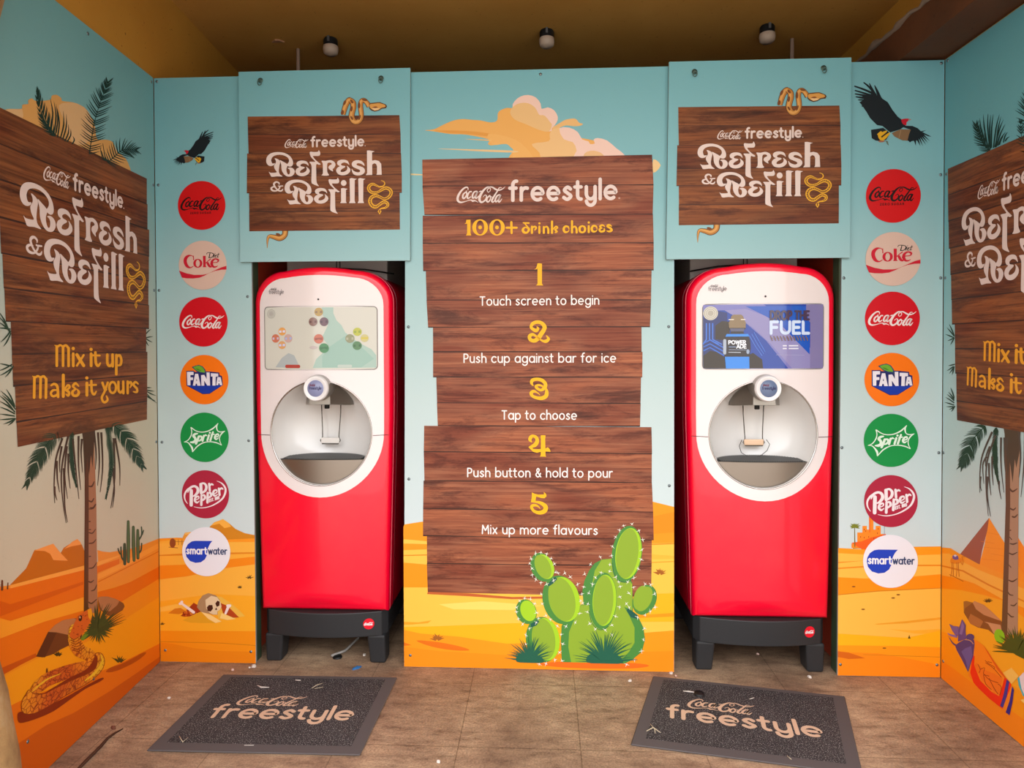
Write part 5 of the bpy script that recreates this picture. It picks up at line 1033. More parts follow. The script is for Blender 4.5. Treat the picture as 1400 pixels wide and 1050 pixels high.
SPN = [(840, 90), (898, 78), (815, 120), (945, 122), (790, 165), (768, 228), (970, 185), (965, 250), (762, 290), (960, 315), (750, 350), (940, 378), (912, 438), (790, 432), (688, 300), (622, 348), (582, 412), (655, 435), (692, 402), (748, 395), (810, 465), (870, 465), (575, 498), (635, 482), (610, 540), (820, 495), (908, 500), (985, 480), (1022, 482), (565, 545), (555, 590), (570, 605), (605, 610), (602, 665), (878, 540), (818, 565), (815, 632), (860, 610), (880, 635), (1050, 545), (1052, 632), (1020, 662), (935, 700), (985, 685), (615, 742), (655, 780), (720, 785), (765, 752), (788, 695), (550, 675), (520, 735), (460, 760), (400, 758), (355, 715), (325, 690), (292, 545), (300, 610), (290, 470), (330, 480), (405, 405), (450, 405), (485, 432), (535, 480), (375, 455), (255, 275), (292, 268), (330, 278), (360, 308), (380, 345), (390, 400), (225, 310), (215, 342), (230, 375), (232, 418), (258, 448), (150, 592), (182, 575), (222, 580), (250, 610), (262, 670), (130, 635), (128, 665), (140, 710), (170, 745), (215, 775), (190, 820), (190, 880), (275, 708), (425, 815), (435, 878), (415, 935), (385, 985), (325, 1010), (280, 1012), (430, 990), (762, 818), (980, 775), (975, 850), (960, 925), (915, 985), (862, 1015), (260, 735)]
for a, b in SPN:
    x, y0 = cp([(a, b)])[0]; a0 = rnd.uniform(0, 360)
    for k in range(4):
        t = math.radians(a0 + k * 90 + rnd.uniform(-25, 25)); l = rnd.uniform(2.2, 4.2); A.stroke([(x - math.cos(t) * .6, y0 - math.sin(t) * .6, 1.1), (x + math.cos(t) * l, y0 + math.sin(t) * l, .15)], '#f6f4e6', n=1, cap=False, step=0)
A.build('spines', ca, 'small white spine clusters')
for cx, cy, r, n, sd in ((724, 903, 32, 34, 2), (826, 904, 42, 42, 3)):
    A = CP.art(.0042); tuft(A, cx, cy, r, n, '#1f5f48', 183, 357, 1.5, sd, False); A.poly([(cx - r * .55, cy + 1), (cx - r * .5, cy - r * .22), (cx - r * .1, cy - r * .3), (cx + r * .45, cy - r * .2), (cx + r * .6, cy + 2), (cx, cy + 2.5)], '#1f5f48', 3); A.build('grass_tuft', CP.o, 'dark green spiky tuft ' + ('under the small pads' if sd == 2 else 'in front of the cactus trunk'))
CP.screws([(739, 101.5), (558.5, 447), (559, 655), (914.2, 446.6), (915, 664), (561, 896)])

# ---- the two hanging header panels
def header(label, P, brd_scale, anchor, bolts, seed):
    uv = [HEAD.px(*p) for p in P]
    hp = Panel('header_panel', label, HEAD, None, SKY_B, t=.013, uvP=[(uv[0][0], (uv[0][1] + uv[1][1]) / 2), (uv[1][0], (uv[0][1] + uv[1][1]) / 2), (uv[2][0], H + .012), (uv[3][0], H + .012)], cat='panel')
    a0 = HEAD.px(927.2, 146.7); an = HEAD.px(*anchor)
    def hf(x, y): u, v = HEAD.px(x, y); return (u - a0[0]) * brd_scale + an[0], (v - a0[1]) * brd_scale + an[1]
    L = [(927.2, 146.6, 927.4, 172), (927.4, 172, 928, 198.6), (925.8, 198.6, 925.2, 231), (925.2, 231, 924.8, 254), (928, 254, 928.2, 280), (928, 280, 928, 308)]
    R = [(1147.5, 144.4, 1149, 171.5), (1149, 171.5, 1149, 198.2), (1149.4, 198.2, 1150.2, 228), (1150.2, 228, 1150, 253.4), (1146.8, 253.4, 1146.8, 279.5), (1146.8, 279.5, 1146.6, 305.4)]
    A = Art(hf, .0010); planks(A, [(l[0], l[1], r[0], r[1], l[2], l[3], r[2], r[3]) for l, r in zip(L, R)], WOOD, seed, 1.3); board = A.build('plank_sign', hp.o, 'printed sign of dark brown planks')
    sign_lettering(hf, board, .0016)
    s_ = lambda P: [(1050 + p[0] / 15.556, 110 + p[1] / 15.556) + tuple(q / 15.556 for q in p[2:]) for p in P]
    A = Art(hf, .0022); dk, tn, lt = '#5a3312', '#c08036', '#e0a75a'
    b1 = [(250, 530, 105), (275, 420, 120), (320, 300, 125), (375, 220, 130), (430, 205, 125)]; b2 = [(400, 200, 110), (470, 260, 135), (480, 360, 135), (450, 480, 135), (440, 580, 140), (485, 670, 135), (560, 690, 120), (630, 640, 115), (660, 540, 115), (650, 420, 118), (640, 320, 118), (670, 230, 110), (730, 215, 105), (790, 270, 110), (840, 345, 120)]
    for b in (b1, b2):
        A.stroke(s_(b), dk, n=5, cap=False); A.stroke(s_([(x, y_, w * .8) for x, y_, w in b]), tn, n=5, cap=False); A.stroke(s_([(x - w * .10, y_, w * .42) for x, y_, w in b]), lt, n=5, cap=False)
    for cx, cy, rx, ry, ro in ((285, 265, 28, 62, 25), (232, 480, 34, 55, 15), (440, 400, 26, 60, 8), (445, 240, 26, 50, -40), (615, 320, 24, 70, 0), (440, 600, 22, 50, -30), (620, 590, 22, 60, 20), (735, 205, 60, 24, 10)): A.poly(s_(ell(cx, cy, rx, ry, ro)), '#7a4418')
    A.poly(s_([(835, 300), (870, 272), (960, 262), (1080, 252), (1160, 282), (1225, 310), (1242, 345), (1215, 388), (1125, 395), (1050, 440), (960, 462), (880, 432), (838, 390)]), dk, 0)
    A.poly(s_([(845, 310), (900, 285), (1080, 275), (1180, 305), (1215, 340), (1180, 365), (1120, 375), (1040, 415), (960, 425), (890, 405), (850, 370)]), '#dba04e', 0)
    A.poly(s_([(890, 400), (940, 375), (1040, 385), (1090, 392), (1040, 425), (960, 440)]), '#f0c890', 0); A.poly(s_([(900, 375), (950, 350), (1000, 345), (1040, 372), (980, 385)]), '#8a4c1c', 0)
    A.stroke(s_([(860, 290, 14), (960, 282, 12), (1080, 262, 10)]), '#8a5a20', n=3)
    sn = A.build('snake', hp.o, 'brown patterned snake over the sign top')
    q_ = lambda P: [(900 + p[0] / 3.75, 80 + p[1] / 3.75) + tuple(q / 3.75 for q in p[2:]) for p in P]
    A = Art(hf, .0006); b = [(300, 845, 34), (296, 875, 32), (270, 892, 30), (240, 885, 26), (212, 882, 18), (203, 905, 11), (202, 942, 3)]
    A.stroke(q_(b), dk, n=5); A.stroke(q_([(x, y_, w * .76) for x, y_, w in b]), tn, n=5); A.stroke(q_([(x, y_ - 3, w * .35) for x, y_, w in b]), lt, n=5); A.poly(q_(ell(262, 872, 14, 7, 20)), '#7a4418'); A.build('snake_tail', hp.o, 'snake tail below the sign')
    for (x, y0) in bolts:
        u, v = HEAD.px(x, y0); o = lathe('eye_bolt', [(.0001, .012), (.005, .011), (.006, .003), (.012, .002), (.0125, 0)], M('#5e7a74', .4, .5, .7), hp.o, 'Z', (u, v, 0), 14)
        tube('bolt_ring', [(u + .009 * math.sin(k * PI / 6), v - .013 + .012 * math.cos(k * PI / 6), .010) for k in range(12)], .0022, M('#5e7a74', .4, .5, .7), o, 6, True, True)
    return hp
wl = (HEAD.px(545.3, 156.5)[0] - HEAD.px(338.7, 160)[0]) / (HEAD.px(1146.7, 144)[0] - HEAD.px(927.2, 146.7)[0])
header('hanging blue header panel over the left drink machine', [(328.4, 358), (560.6, 356.4), (560.8, 97), (326.2, 104)], wl, (338.7, 159.6), [(356, 110), (521, 107)], 31)
header('hanging blue header panel over the right drink machine', [(910.8, 354.8), (1162, 352), (1164, 84.5), (914.8, 88)], 1.0, (927.2, 146.7), [(949.5, 98), (1126, 93)], 32)

# ================================================================== niches behind the panels
xa = BACK.px(349, 800)[0]; xb = BACK.px(552.4, 900)[0]; xc = BACK.px(921.6, 900)[0]; xd = BACK.px(1145.2, 900)[0]
struct(box('wall_niche_left', (xa - .13, .014, 0), (xa - .05, 1.14, 2.7), REDBOARD)); struct(box('wall_niche_right', (xd + .05, .014, 0), (xd + .13, 1.14, 2.7), REDBOARD))
struct(box('wall_niche_middle', (xb + .06, .014, 0), (xc - .06, 1.14, 2.7), DARKBOARD))
struct(box('trim_2', (xa - .045, .013, 0), (xa - .006, .075, 2.05), GREENPOST)); struct(box('trim_3', (xd + .004, .013, 0), (xd + .045, .075, 2.05), GREENPOST))

# ================================================================== the two drink machines
RED = M('#f2002e', .28, .5, 0, .6, .92); WHITE = M('#f6ebea', .22, .5, 0, .5, .80); STEEL = M('#a39d96', .30, .5, 1.0); BLACKP = M('#2b2b2d', .5, .4)
BOWL = M('#eeebe8', .22, .5, 0, .3); CHROME = M('#d5d2d0', .15, .5, 1.0)
def hw(z): return .308 + (.335 - .308) * min(1, max(0, (z - .25) / .95))
def yf(x, z=0): return -.050 * (1 - min(1, (x / .335) ** 2))
def body_outline():
    P = [(-hw(z), z) for z in [.25 + i * .10 for i in range(15)]] + [(-.335, 1.70)]
    P += [(-.335 + .16 + .16 * math.cos(math.radians(a)), 1.70 + .145 * math.sin(math.radians(a))) for a in range(170, 95, -10)]
    P += [(x, 1.845 + .016 * (1 - (x / .175) ** 2)) for x in [-.175 + i * .05 for i in range(8)]]
    P += [(-x, z) for x, z in P[len(P) - 9::-1]] if False else []
    Lh = [p for p in P if p[0] < -1e-6]; return Lh + [(0, 1.861)] + [(-x, z) for x, z in Lh[::-1]]
def inset(P, d):
    n = len(P); o = []
    for i in range(n):
        a, b, c = P[i - 1], P[i], P[(i + 1) % n]; e1 = Vector((b[0] - a[0], b[1] - a[1])).normalized(); e2 = Vector((c[0] - b[0], c[1] - b[1])).normalized()
        n1, n2 = Vector((e1.y, -e1.x)), Vector((e2.y, -e2.x)); m = (n1 + n2); k = d / max(.3, (1 + n1.dot(n2))); o.append((b[0] + m.x * k, b[1] + m.y * k))
    return o
def fascia_outline():
    R = .297; P = [(R * math.cos(math.radians(a)), 1.093 + R * math.sin(math.radians(a))) for a in range(-90, 1, 6)]
    P += [(.298, 1.2), (.298, 1.35), (.298, 1.5), (.298, 1.68)] + [(.298 - .135 + .135 * math.cos(math.radians(a)), 1.685 + .125 * math.sin(math.radians(a))) for a in range(10, 95, 10)]
    P += [(x, 1.81 + .012 * (1 - (x / .16) ** 2)) for x in (.12, .08, .04)]
    return P + [(0, 1.822)] + [(-x, z) for x, z in P[:0:-1]]
def curved(name, outer, holes, off, m, parent, grid=.045, thick=.006, smooth=True):
    q = []
    for i in range(len(outer)):
        a, b = outer[i - 1], outer[i]; k = max(1, int(math.hypot(b[0] - a[0], b[1] - a[1]) / grid)); q += [(a[0] + (b[0] - a[0]) * t / k, a[1] + (b[1] - a[1]) * t / k) for t in range(1, k + 1)]
    outer = q; pts, tris = cdt(outer, holes, grid); v = [(x, yf(x, z) - off, z) for x, z in pts]; f = []
    for t in tris:
        a, c, d = (pts[i] for i in t); ar = (c[0] - a[0]) * (d[1] - a[1]) - (c[1] - a[1]) * (d[0] - a[0]); f.append(tuple(t) if ar > 0 else tuple(t)[::-1])
    if thick:
        for L in [outer] + list(holes):
            b = len(v); n = len(L); v += [(x, yf(x, z) - off, z) for x, z in L] + [(x, yf(x, z) - off + thick, z) for x, z in L]
            f += [(b + i, b + n + i, b + n + (i + 1) % n, b + (i + 1) % n) for i in range(n)] if L is outer else [(b + i, b + (i + 1) % n, b + n + (i + 1) % n, b + n + i) for i in range(n)]
    o = meshobj(name, v, f, m, parent=parent, smooth=smooth); o.data.set_sharp_from_angle(angle=math.radians(40)); return o
def rrect(x0, z0, x1, z1, r, n=5):
    o = []
    for cx, cz_, a0 in ((x1 - r, z0 + r, -90), (x1 - r, z1 - r, 0), (x0 + r, z1 - r, 90), (x0 + r, z0 + r, 180)):
        o += [(cx + r * math.cos(math.radians(a0 + 90 * i / n)), cz_ + r * math.sin(math.radians(a0 + 90 * i / n))) for i in range(n + 1)]
    return o
ZB, RB = 1.093, .242
def machine(label, X, Y, rz, left):
    r = bpy.data.objects.new('drink_machine', None); COL.objects.link(r); r.location = (X, Y, 0); r.rotation_euler = (0, 0, rz); tag(r, label, 'drink machine', 'touch screen drink machines')
    O = body_outline(); fo = fascia_outline()
    # red shell: rounded front edge, sides, back
    D = .028; rings = [(0, .70)] + [(0, D)] + [(D * (1 - math.cos(t * PI / 2 / 5)), D * (1 - math.sin(t * PI / 2 / 5))) for t in range(1, 6)]
    v = []; f = []; n = len(O)
    for d, y in rings: v += [(x, y + (yf(x, z) if d > 0 else yf(x, z) * (0 if y > .5 else 1)), z) for x, z in inset(O, d)]
    for i in range(len(rings) - 1):
        for k in range(n):
            l = (k + 1) % n; f.append((i * n + k, i * n + l, (i + 1) * n + l, (i + 1) * n + k))
    f.append(tuple(range(n))[::-1])
    I = inset(O, D); pts, tris = cdt(I, [fo], .05); b = len(v); v += [(x, yf(x, z), z) for x, z in pts]
    for t in tris:
        a, c, d = (pts[i] for i in t); ar = (c[0] - a[0]) * (d[1] - a[1]) - (c[1] - a[1]) * (d[0] - a[0]); t = tuple(b + i for i in t); f.append(t if ar > 0 else t[::-1])
    me = meshobj('body', v, f, RED, parent=r, smooth=True); bm = bmesh.new(); bm.from_mesh(me.data); bmesh.ops.remove_doubles(bm, verts=bm.verts, dist=.0008); bmesh.ops.recalc_face_normals(bm, faces=bm.faces); bm.to_mesh(me.data); bm.free()
    me.data.polygons.foreach_set('use_smooth', [True] * len(me.data.polygons)); me.data.set_sharp_from_angle(angle=math.radians(45)); me['label'] = 'glossy red shell'
    for nm, yy, rr, c_ in (('door_seam', .10, .0035, '#7a0016'), ('edge_highlight', .034, .0022, '#f26a78')): tube(nm, [(x * 1.001, yy, z) for x, z in O], rr, M(c_, .3, .5), r, 6)  # dark door seam, and a paler tube painting in the edge's highlight line
    # white fascia with the round bay cut out
    hole = [(RB * math.cos(2 * PI * k / 64), ZB + RB * math.sin(2 * PI * k / 64)) for k in range(64)]
    fa = curved('fascia', fo, [hole], .004, WHITE, r, .04, .008); fa['label'] = 'glossy white front panel'
    for s in (-1, 1):
        A = Art(lambda u, w: (u, w), .0055, lambda u, w, h: (u, yf(u) - h, w), .03); A.poly([(s * .247, 1.079), (s * .318, 1.080), (s * .318, 1.0825), (s * .247, 1.0815)], '#5a2a30'); A.build('seam', r)
    # bowl of the bay
    v = []; f = []; K = 14; n = 64
    for k in range(K + 1):
        q = 1 - k / K; dep = .155 * math.sqrt(max(0, 1 - q ** 3.2))
        for a in range(n):
            x, z = RB * q * math.cos(2 * PI * a / n), ZB + RB * q * math.sin(2 * PI * a / n); x0 = RB * math.cos(2 * PI * a / n)
            v.append((x, (yf(x0) - .003) * q * q + dep, z))
    for k in range(K):
        for a in range(n):
            l = (a + 1) % n; f.append((k * n + a, k * n + l, (k + 1) * n + l, (k + 1) * n + a)[::-1])
    bo = meshobj('dispensing_bay', v, [q[::-1] for q in f], BOWL, parent=r, smooth=True); bo['label'] = 'round pale grey recessed bay'
    tube('bay_rim', [(x, yf(x) - .005, z) for x, z in hole], .0035, CHROME, r, 6, True, True)
    # drip tray
    zt = .966; c = math.sqrt(RB ** 2 - (ZB - zt) ** 2) - .003; a0 = math.atan2(zt - ZB, c)
    seg = [((RB - .004) * math.cos(a0 - (PI + 2 * a0) * i / 24), ZB + (RB - .004) * math.sin(a0 - (PI + 2 * a0) * i / 24)) for i in range(25)]
    t = curved('drip_tray', seg[::-1] if False else [(x, z) for x, z in seg][::-1], [], -.012, M('#9c9187', .33, .5, 1.0), r, .04, .01); t['label'] = 'brushed steel drip tray front'
    def back(x): 
        q = math.hypot(x, zt - ZB) / RB; return .155 * math.sqrt(max(0, 1 - q ** 3.2)) - .004
    gx = [-c + 2 * c * i / 40 for i in range(41)]
    v = [(x, yf(x) + .010, zt + .002) for x in gx] + [(x, max(back(x), yf(x) + .012), zt + .002) for x in gx]; f = [(i, i + 1, 42 + i, 41 + i) for i in range(40)]
    g = meshobj('drip_grille', v, f, M('#101010', .5), parent=r); bars = []; bf = []
    for i in range(2, 39):
        x = gx[i]; y0, y1 = yf(x) + .011, back(x) - .004
        if y1 < y0 + .01: continue
        b = len(bars); bars += [(x - .0022, y0, zt + .003), (x + .0022, y0, zt + .003), (x + .0022, y1, zt + .003), (x - .0022, y1, zt + .003), (x - .0022, y0, zt + .008), (x + .0022, y0, zt + .008), (x + .0022, y1, zt + .008), (x - .0022, y1, zt + .008)]
        bf += [tuple(b + q for q in fc) for fc in ((4, 5, 6, 7), (0, 1, 5, 4), (1, 2, 6, 5), (3, 0, 4, 7))]
    gb = meshobj('grille_bars', bars, bf, M('#6a6a6a', .35), parent=g)
    # nozzle hood, round badge display, nozzle and ice lever
    secs = [(-.045, .050, 1.226, .120), (-.01, .068, 1.222, .124), (.03, .092, 1.217, .122), (.07, .110, 1.213, .110), (.100, .118, 1.212, .09), (.118, .112, 1.212, .06)]
    v = []; f = []; n = 17
    for y, w_, zb, hh in secs: v += [(w_ * math.cos(PI * k / (n - 1)) * (1 if True else 0), y, zb + hh * math.sin(PI * k / (n - 1)) ** .8) for k in range(n)]
    for i in range(len(secs) - 1):
        for k in range(n):
            l = (k + 1) % n; f.append((i * n + k, i * n + l, (i + 1) * n + l, (i + 1) * n + k))
    f += [tuple(range(n)), tuple((len(secs) - 1) * n + k for k in range(n))[::-1]]
    hd = meshobj('nozzle_hood', v, f, STEEL, parent=r, smooth=True); bm = bmesh.new(); bm.from_mesh(hd.data); bmesh.ops.recalc_face_normals(bm, faces=bm.faces); bm.to_mesh(hd.data); bm.free(); hd.data.set_sharp_from_angle(angle=math.radians(50)); hd['label'] = 'brushed steel nozzle hood'
    zn = 1.303; bd = lathe('round_display', [(.0001, -.102), (.040, -.102), (.0425, -.104), (.054, -.104), (.057, -.100), (.059, -.09), (.061, -.06), (.061, .0), (.05, .03)], [M('#f0ecec', .25, .5, 0, .4), M('#a9a49e', .3, .5, .8)], r, 'Y', (0, 0, zn), 40, [0, 0, 0, 0, 0, 1, 1, 1])
    bd.data.set_sharp_from_angle(angle=math.radians(40)); bd['label'] = 'white ring with small round screen'
    lathe('small_screen', [(.0001, -.1045), (.037, -.1045), (.038, -.102)], M('#6f7f9e' if not left else '#8f92b4', .3, .5, 0, 0, .5, .55), bd, 'Y', (0, 0, zn), 36)
    A = Art(lambda u, w: (u, w), .1050, lambda u, w, h: (u, -h, w)); text(A, 'freestyle', -.029, .029, zn - .004, zn - .004, -.0085, .0022, '#3a3560'); script(A, '#7a2a40', boxfn(lambda a, b: (a, b), -.027, zn + .021, .002, zn + .0105), 1.1); A.build('lettering', bd)
    lathe('nozzle', [(.0001, 1.197), (.011, 1.197), (.012, 1.20), (.012, 1.225)], M('#0c0c0c', .5), r, 'Z', (0, .055, 0), 16)
    lv = tube('ice_lever', [(-.047, .112, 1.215), (-.046, .112, 1.17), (-.042, .108, 1.10), (-.040, .103, 1.055), (-.050, .100, 1.038), (-.040, .098, 1.022), (.040, .098, 1.022), (.050, .100, 1.038), (.042, .103, 1.055), (.044, .108, 1.10), (.049, .112, 1.17), (.050, .112, 1.215)], .0026, M('#6a6560', .25, .5, .9), r, 8)
    lv['label'] = 'wire ice lever'; box('lever_pad', (-.046, .094, 1.024), (.046, .106, 1.052), M('#e8e2dc' if left else '#f0c8a4', .25, .5, 0, .3), lv, .004)
    if not left: tube('lever_loop', [(-.058, .092, 1.05), (-.07, .092, 1.02), (-.06, .092, .99), (-.03, .092, .972), (.0, .092, .969), (.03, .092, .976), (.06, .092, 1.0), (.072, .092, 1.03), (.056, .092, 1.052)], .0016, M('#4a4644', .4), lv, 6)
    # main touch screen
    SM = lambda u, w, h: (u, yf(u) - h, w)
    sx0, sx1, sz0, sz1 = -.269, .268, 1.389, 1.675
    sc = curved('touch_screen', rrect(sx0, sz0, sx1, sz1, .016), [], .0062, M('#cfcabc' if left else '#173f9c', .12, .5, 0, .5, .55, .5 if left else .55), r, .022, .003); sc['label'] = 'pale touch screen with drink icons' if left else 'blue touch screen with a bottle advert'
    curved('screen_bezel', rrect(sx0 - .004, sz0 - .004, sx1 + .004, sz1 + .004, .019), [rrect(sx0, sz0, sx1, sz1, .016)], .0064, M('#8d8a86', .4), sc, .022, .003)
    E_ = lambda h: M(h, .12, .5, 0, .5, .55, .5)
    if left: fn = lambda a, b: (sx0 + (a - 135) / 948 * (sx1 - sx0), sz1 - (b - 448) / 517 * (sz1 - sz0))
    else: fn = lambda a, b: (sx0 + (a - 238) / 954 * (sx1 - sx0), sz1 - (b - 455) / 507 * (sz1 - sz0))
    A = Art(fn, .0068, SM, .022)
    if left:
        A.poly([(640, 452), (735, 452), (735, 500), (760, 560), (800, 600), (830, 660), (930, 740), (1040, 800), (1078, 850), (1078, 955), (560, 955), (590, 880), (700, 780), (640, 700), (690, 600), (650, 520)], E_('#a3bcae')); A.poly([(700, 780), (830, 690), (980, 800), (1060, 880), (960, 950), (640, 950), (640, 860)], E_('#94b5a6'))
        A.poly([(230, 950), (290, 870), (350, 830), (400, 850), (440, 930), (440, 955)], E_('#aeb2b0'))
        A.build('screen_picture', sc)
        for x, y0, rr, c1, c2 in ((615, 490, 36, '#b4924a', '#8a6a4a'), (567, 571, 37, '#8f6f68', '#6a4a48'), (659, 571, 37, '#6a4a56', '#4a3040'), (613, 713, 40, '#c46a52', '#9a4a3a'), (657, 790, 41, '#3f8250', '#2a6a3a'), (296, 650, 34, '#e0a05a', '#d8d4e4'), (236, 708, 36, '#c8745a', '#c8b4c4'), (351, 708, 36, '#c8a49a', '#a8b0d4'), (294, 764, 34, '#d8a06a', '#c4c8e4'), (930, 655, 35, '#b4b432', '#8a9a2a'), (870, 711, 37, '#8a8a66', '#a8a88c'), (987, 708, 33, '#c4b87a', '#c8b43a'), (928, 770, 37, '#4a7a4a', '#2f5f34')):
            A = Art(fn, .0098, SM, .022); A.poly(ell(x, y0, rr, rr * .98), E_(c1)); A.poly([(x - rr * .8, y0 - rr * .2), (x + rr * .8, y0 - rr * .3), (x + rr * .8, y0 + rr * .25), (x - rr * .8, y0 + rr * .3)], E_(c2)); text(A, 'coo', x - rr * .55, x + rr * .55, y0 + rr * .2, y0 + rr * .1, rr * .3, rr * .14, E_('#e0dcd4')) if False else None; A.build('drink_icon', sc)
        A = Art(fn, .0098, SM, .022); A.poly(rrect(322, 928, 454, 956, 13), E_('#b0463e')); A.build('button', sc, 'red on-screen button')
        A = Art(fn, .0098, SM, .022); A.poly(rrect(768, 928, 886, 952, 10), E_('#b8c4b8')); A.build('button', sc); A = Art(fn, .0098, SM, .022); text(A, 'Coke', 540, 596, 792, 792, 12, 4, E_('#a86a70')) if False else A.poly(ell(568, 785, 34, 14), E_('#c4b4b0')); A.build('drink_icon', sc)
        A = Art(fn, .0098, SM, .022)
        for rr in (36, 26): A.stroke([(x, y0, 3) for x, y0 in ell(197, 502, rr, rr, 0, 24)], E_('#9a958c'), closed=True, n=1)
        A.poly(ell(197, 502, 20, 20), E_('#b4aea4')); A.build('corner_badge', sc)
    else:
        A.poly([(238, 455), (700, 455), (860, 560), (1080, 800), (1192, 860), (1192, 962), (900, 962), (720, 740), (560, 600), (400, 500), (238, 500)], E_('#7a78b8')); A.poly([(1045, 455), (1192, 455), (1192, 962), (1080, 962), (1080, 600), (1045, 560)], E_('#8078a4')); A.poly([(560, 490), (860, 600), (1080, 850), (1080, 962), (930, 962), (760, 770), (620, 640), (500, 560), (400, 500)], E_('#9088b8'))  # lavender bands laid across the blue of the screen
        A.poly([(560, 470), (1045, 470), (1045, 520), (1075, 600), (1075, 850), (960, 740), (830, 610), (700, 540)], E_('#1f56b8')); A.poly([(238, 560), (330, 500), (420, 520), (420, 962), (238, 962)], E_('#1c2a6a'))
        A.poly([(330, 620), (380, 585), (440, 590), (440, 740), (330, 730)], E_('#2c1e10')); A.poly([(240, 860), (290, 820), (340, 830), (410, 880), (410, 960), (240, 960)], E_('#2a1c10')); A.poly([(590, 850), (620, 838), (690, 890), (698, 960), (580, 960)], E_('#2a1c14'))
        for x in (262, 286, 310): A.stroke([(x, 600, 9), (x, 730, 9), (x - 26 if x < 280 else x + 70, 770, 9)], E_('#3a74d8'), n=1, cap=False, step=0)
        for d_ in (0, 30, 60): A.stroke([(240, 760 + d_, 9), (290, 735 + d_, 9), (400, 800 + d_, 9)], E_('#2f6ad0'), n=1, cap=False, step=0); A.stroke([(590 + d_ * .6, 700 - d_ * .4, 4), (640 + d_ * .5, 790 - d_ * .6, 4), (690 + d_ * .4, 860 - d_ * .5, 4)], E_('#5a8ae0'), n=1, cap=False, step=0)
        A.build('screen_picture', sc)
        A = Art(fn, .0098, SM, .022); A.poly([(432, 645), (432, 600), (445, 570), (450, 545), (470, 535), (525, 535), (540, 548), (548, 570), (562, 600), (560, 645), (545, 665), (545, 680), (580, 700), (596, 740), (600, 800), (590, 870), (592, 962), (410, 962), (398, 870), (392, 800), (395, 740), (410, 700), (446, 680), (446, 665)], E_('#241a20'))
        A.poly([(430, 600), (445, 570), (450, 545), (470, 535), (525, 535), (540, 548), (548, 570), (562, 600), (560, 640), (434, 640)], E_('#8a7250')); A.poly([(440, 645), (552, 645), (546, 668), (446, 668)], E_('#5a5a74')); A.poly([(415, 688), (580, 688), (588, 708), (405, 708)], E_('#2f8ae8')); A.poly([(402, 868), (588, 868), (590, 962), (410, 962)], E_('#2a86e4')); A.stroke([(432, 574, 6), (556, 574, 6)], E_('#f0e4d0'), n=1)
        A.poly(rrect(388, 728, 412, 850, 11), E_('#aab4c4')); A.poly(ell(578, 828, 12, 18), E_('#9aa8c0')); bt = A.build('bottle_picture', sc, 'bottle with black label on the screen')
        A = Art(fn, .0118, SM, .022); w_ = E_('#f2f4fa'); text(A, 'POWER', 430, 558, 768, 768, 19, 7.5, w_, gap=.35); text(A, 'ADE', 490, 562, 800, 800, 19, 7.5, w_, gap=.35); text(A, 'ION4', 428, 484, 798, 798, 15, 3, E_('#8aa0c8'), gap=.4) if False else A.stroke([(430, 790, 5), (482, 790, 5)], E_('#8aa0c8'), n=1); A.stroke([(430, 812, 3), (570, 814, 3)], E_('#a8b4cc'), n=1); A.stroke([(430, 832, 5), (520, 834, 5)], E_('#c4ccd8'), n=1); A.build('bottle_lettering', bt)
        A = Art(fn, .0098, SM, .022); text(A, 'DROP THE', 755, 1065, 575, 575, 44, 17, E_('#4a3a52'), gap=.4); A.build('lettering', sc, 'dark words Drop the'); A = Art(fn, .0098, SM, .022); text(A, 'FUEL', 758, 1065, 684, 684, 62, 24, E_('#cfdcf2'), gap=.42); A.build('lettering', sc, 'pale word Fuel')
        A = Art(fn, .0098, SM, .022); text(A, 'OF YOUR WORKOUT'.replace('Y', 'V').replace('K', 'H') if False else 'OF A WORHOUT'.replace('H', 'R'), 752, 1065, 742, 742, 26, 8, E_('#8a6a5a'), gap=.4) if False else [A.stroke([(x, 708, 9), (x + 14, 740, 9)], E_('#7a6258'), n=1, step=0) for x in range(755, 1060, 26)]; [A.stroke([(x, 722, 5), (x + 12, 722, 5)], E_('#7a6258'), n=1, step=0) for x in range(758, 1060, 26)]; A.build('small_lettering', sc)
        A = Art(fn, .0098, SM, .022); [A.stroke([(a, b, 10), (c_, b, 10)], E_('#e4e0ea'), n=1, cap=False, step=0) for a, b, c_ in ((852, 782, 884), (900, 782, 978), (852, 804, 884), (900, 804, 980))]; A.stroke([(800, 853, 3), (1030, 857, 3)], E_('#a8a4c8'), n=1); A.build('small_lettering', sc)
        A = Art(fn, .0098, SM, .022); A.poly(ell(293, 522, 56, 55), E_('#cfc8b8')); 
        for rr in (46, 32): A.stroke([(x, y0, 3) for x, y0 in ell(293, 522, rr, rr, 0, 24)], E_('#8a857a'), closed=True, n=1)
        A.poly(ell(293, 522, 22, 22), E_('#b0a898')); A.build('corner_badge', sc)
    # small marks on the white panel
    A = Art(lambda u, w: (u, w), .0062, SM); text(A, 'freestyle', -.246, -.170, 1.738, 1.738, -.0125, .0019, '#6e686c'); fr = A.build('wordmark_lettering', fa, 'small grey wordmark')
    A = Art(lambda u, w: (u, w), .0062, SM); script(A, '#6e686c', boxfn(lambda a, b: (a, b), -.238, 1.765, -.204, 1.7545), .9); A.build('script_lettering', fa)
    A = Art(lambda u, w: (u, w), .0062, SM); A.poly(ell(0, 1.710, .0045, .0045), '#2a2626'); A.build('sensor', fa)
    # black plinth, legs, badge
    pl = []; n = 24
    for i in range(n + 1): x = -.300 + .600 * i / n; pl.append((x, yf(x * 1.08) + .012 + (.03 * max(0, (abs(x) - .27) / .03) ** 2)))
    pl += [(.300, .69), (-.300, .69)]; pv = [(x, y, .135) for x, y in pl] + [(x, y, .2505) for x, y in pl]; m_ = len(pl)
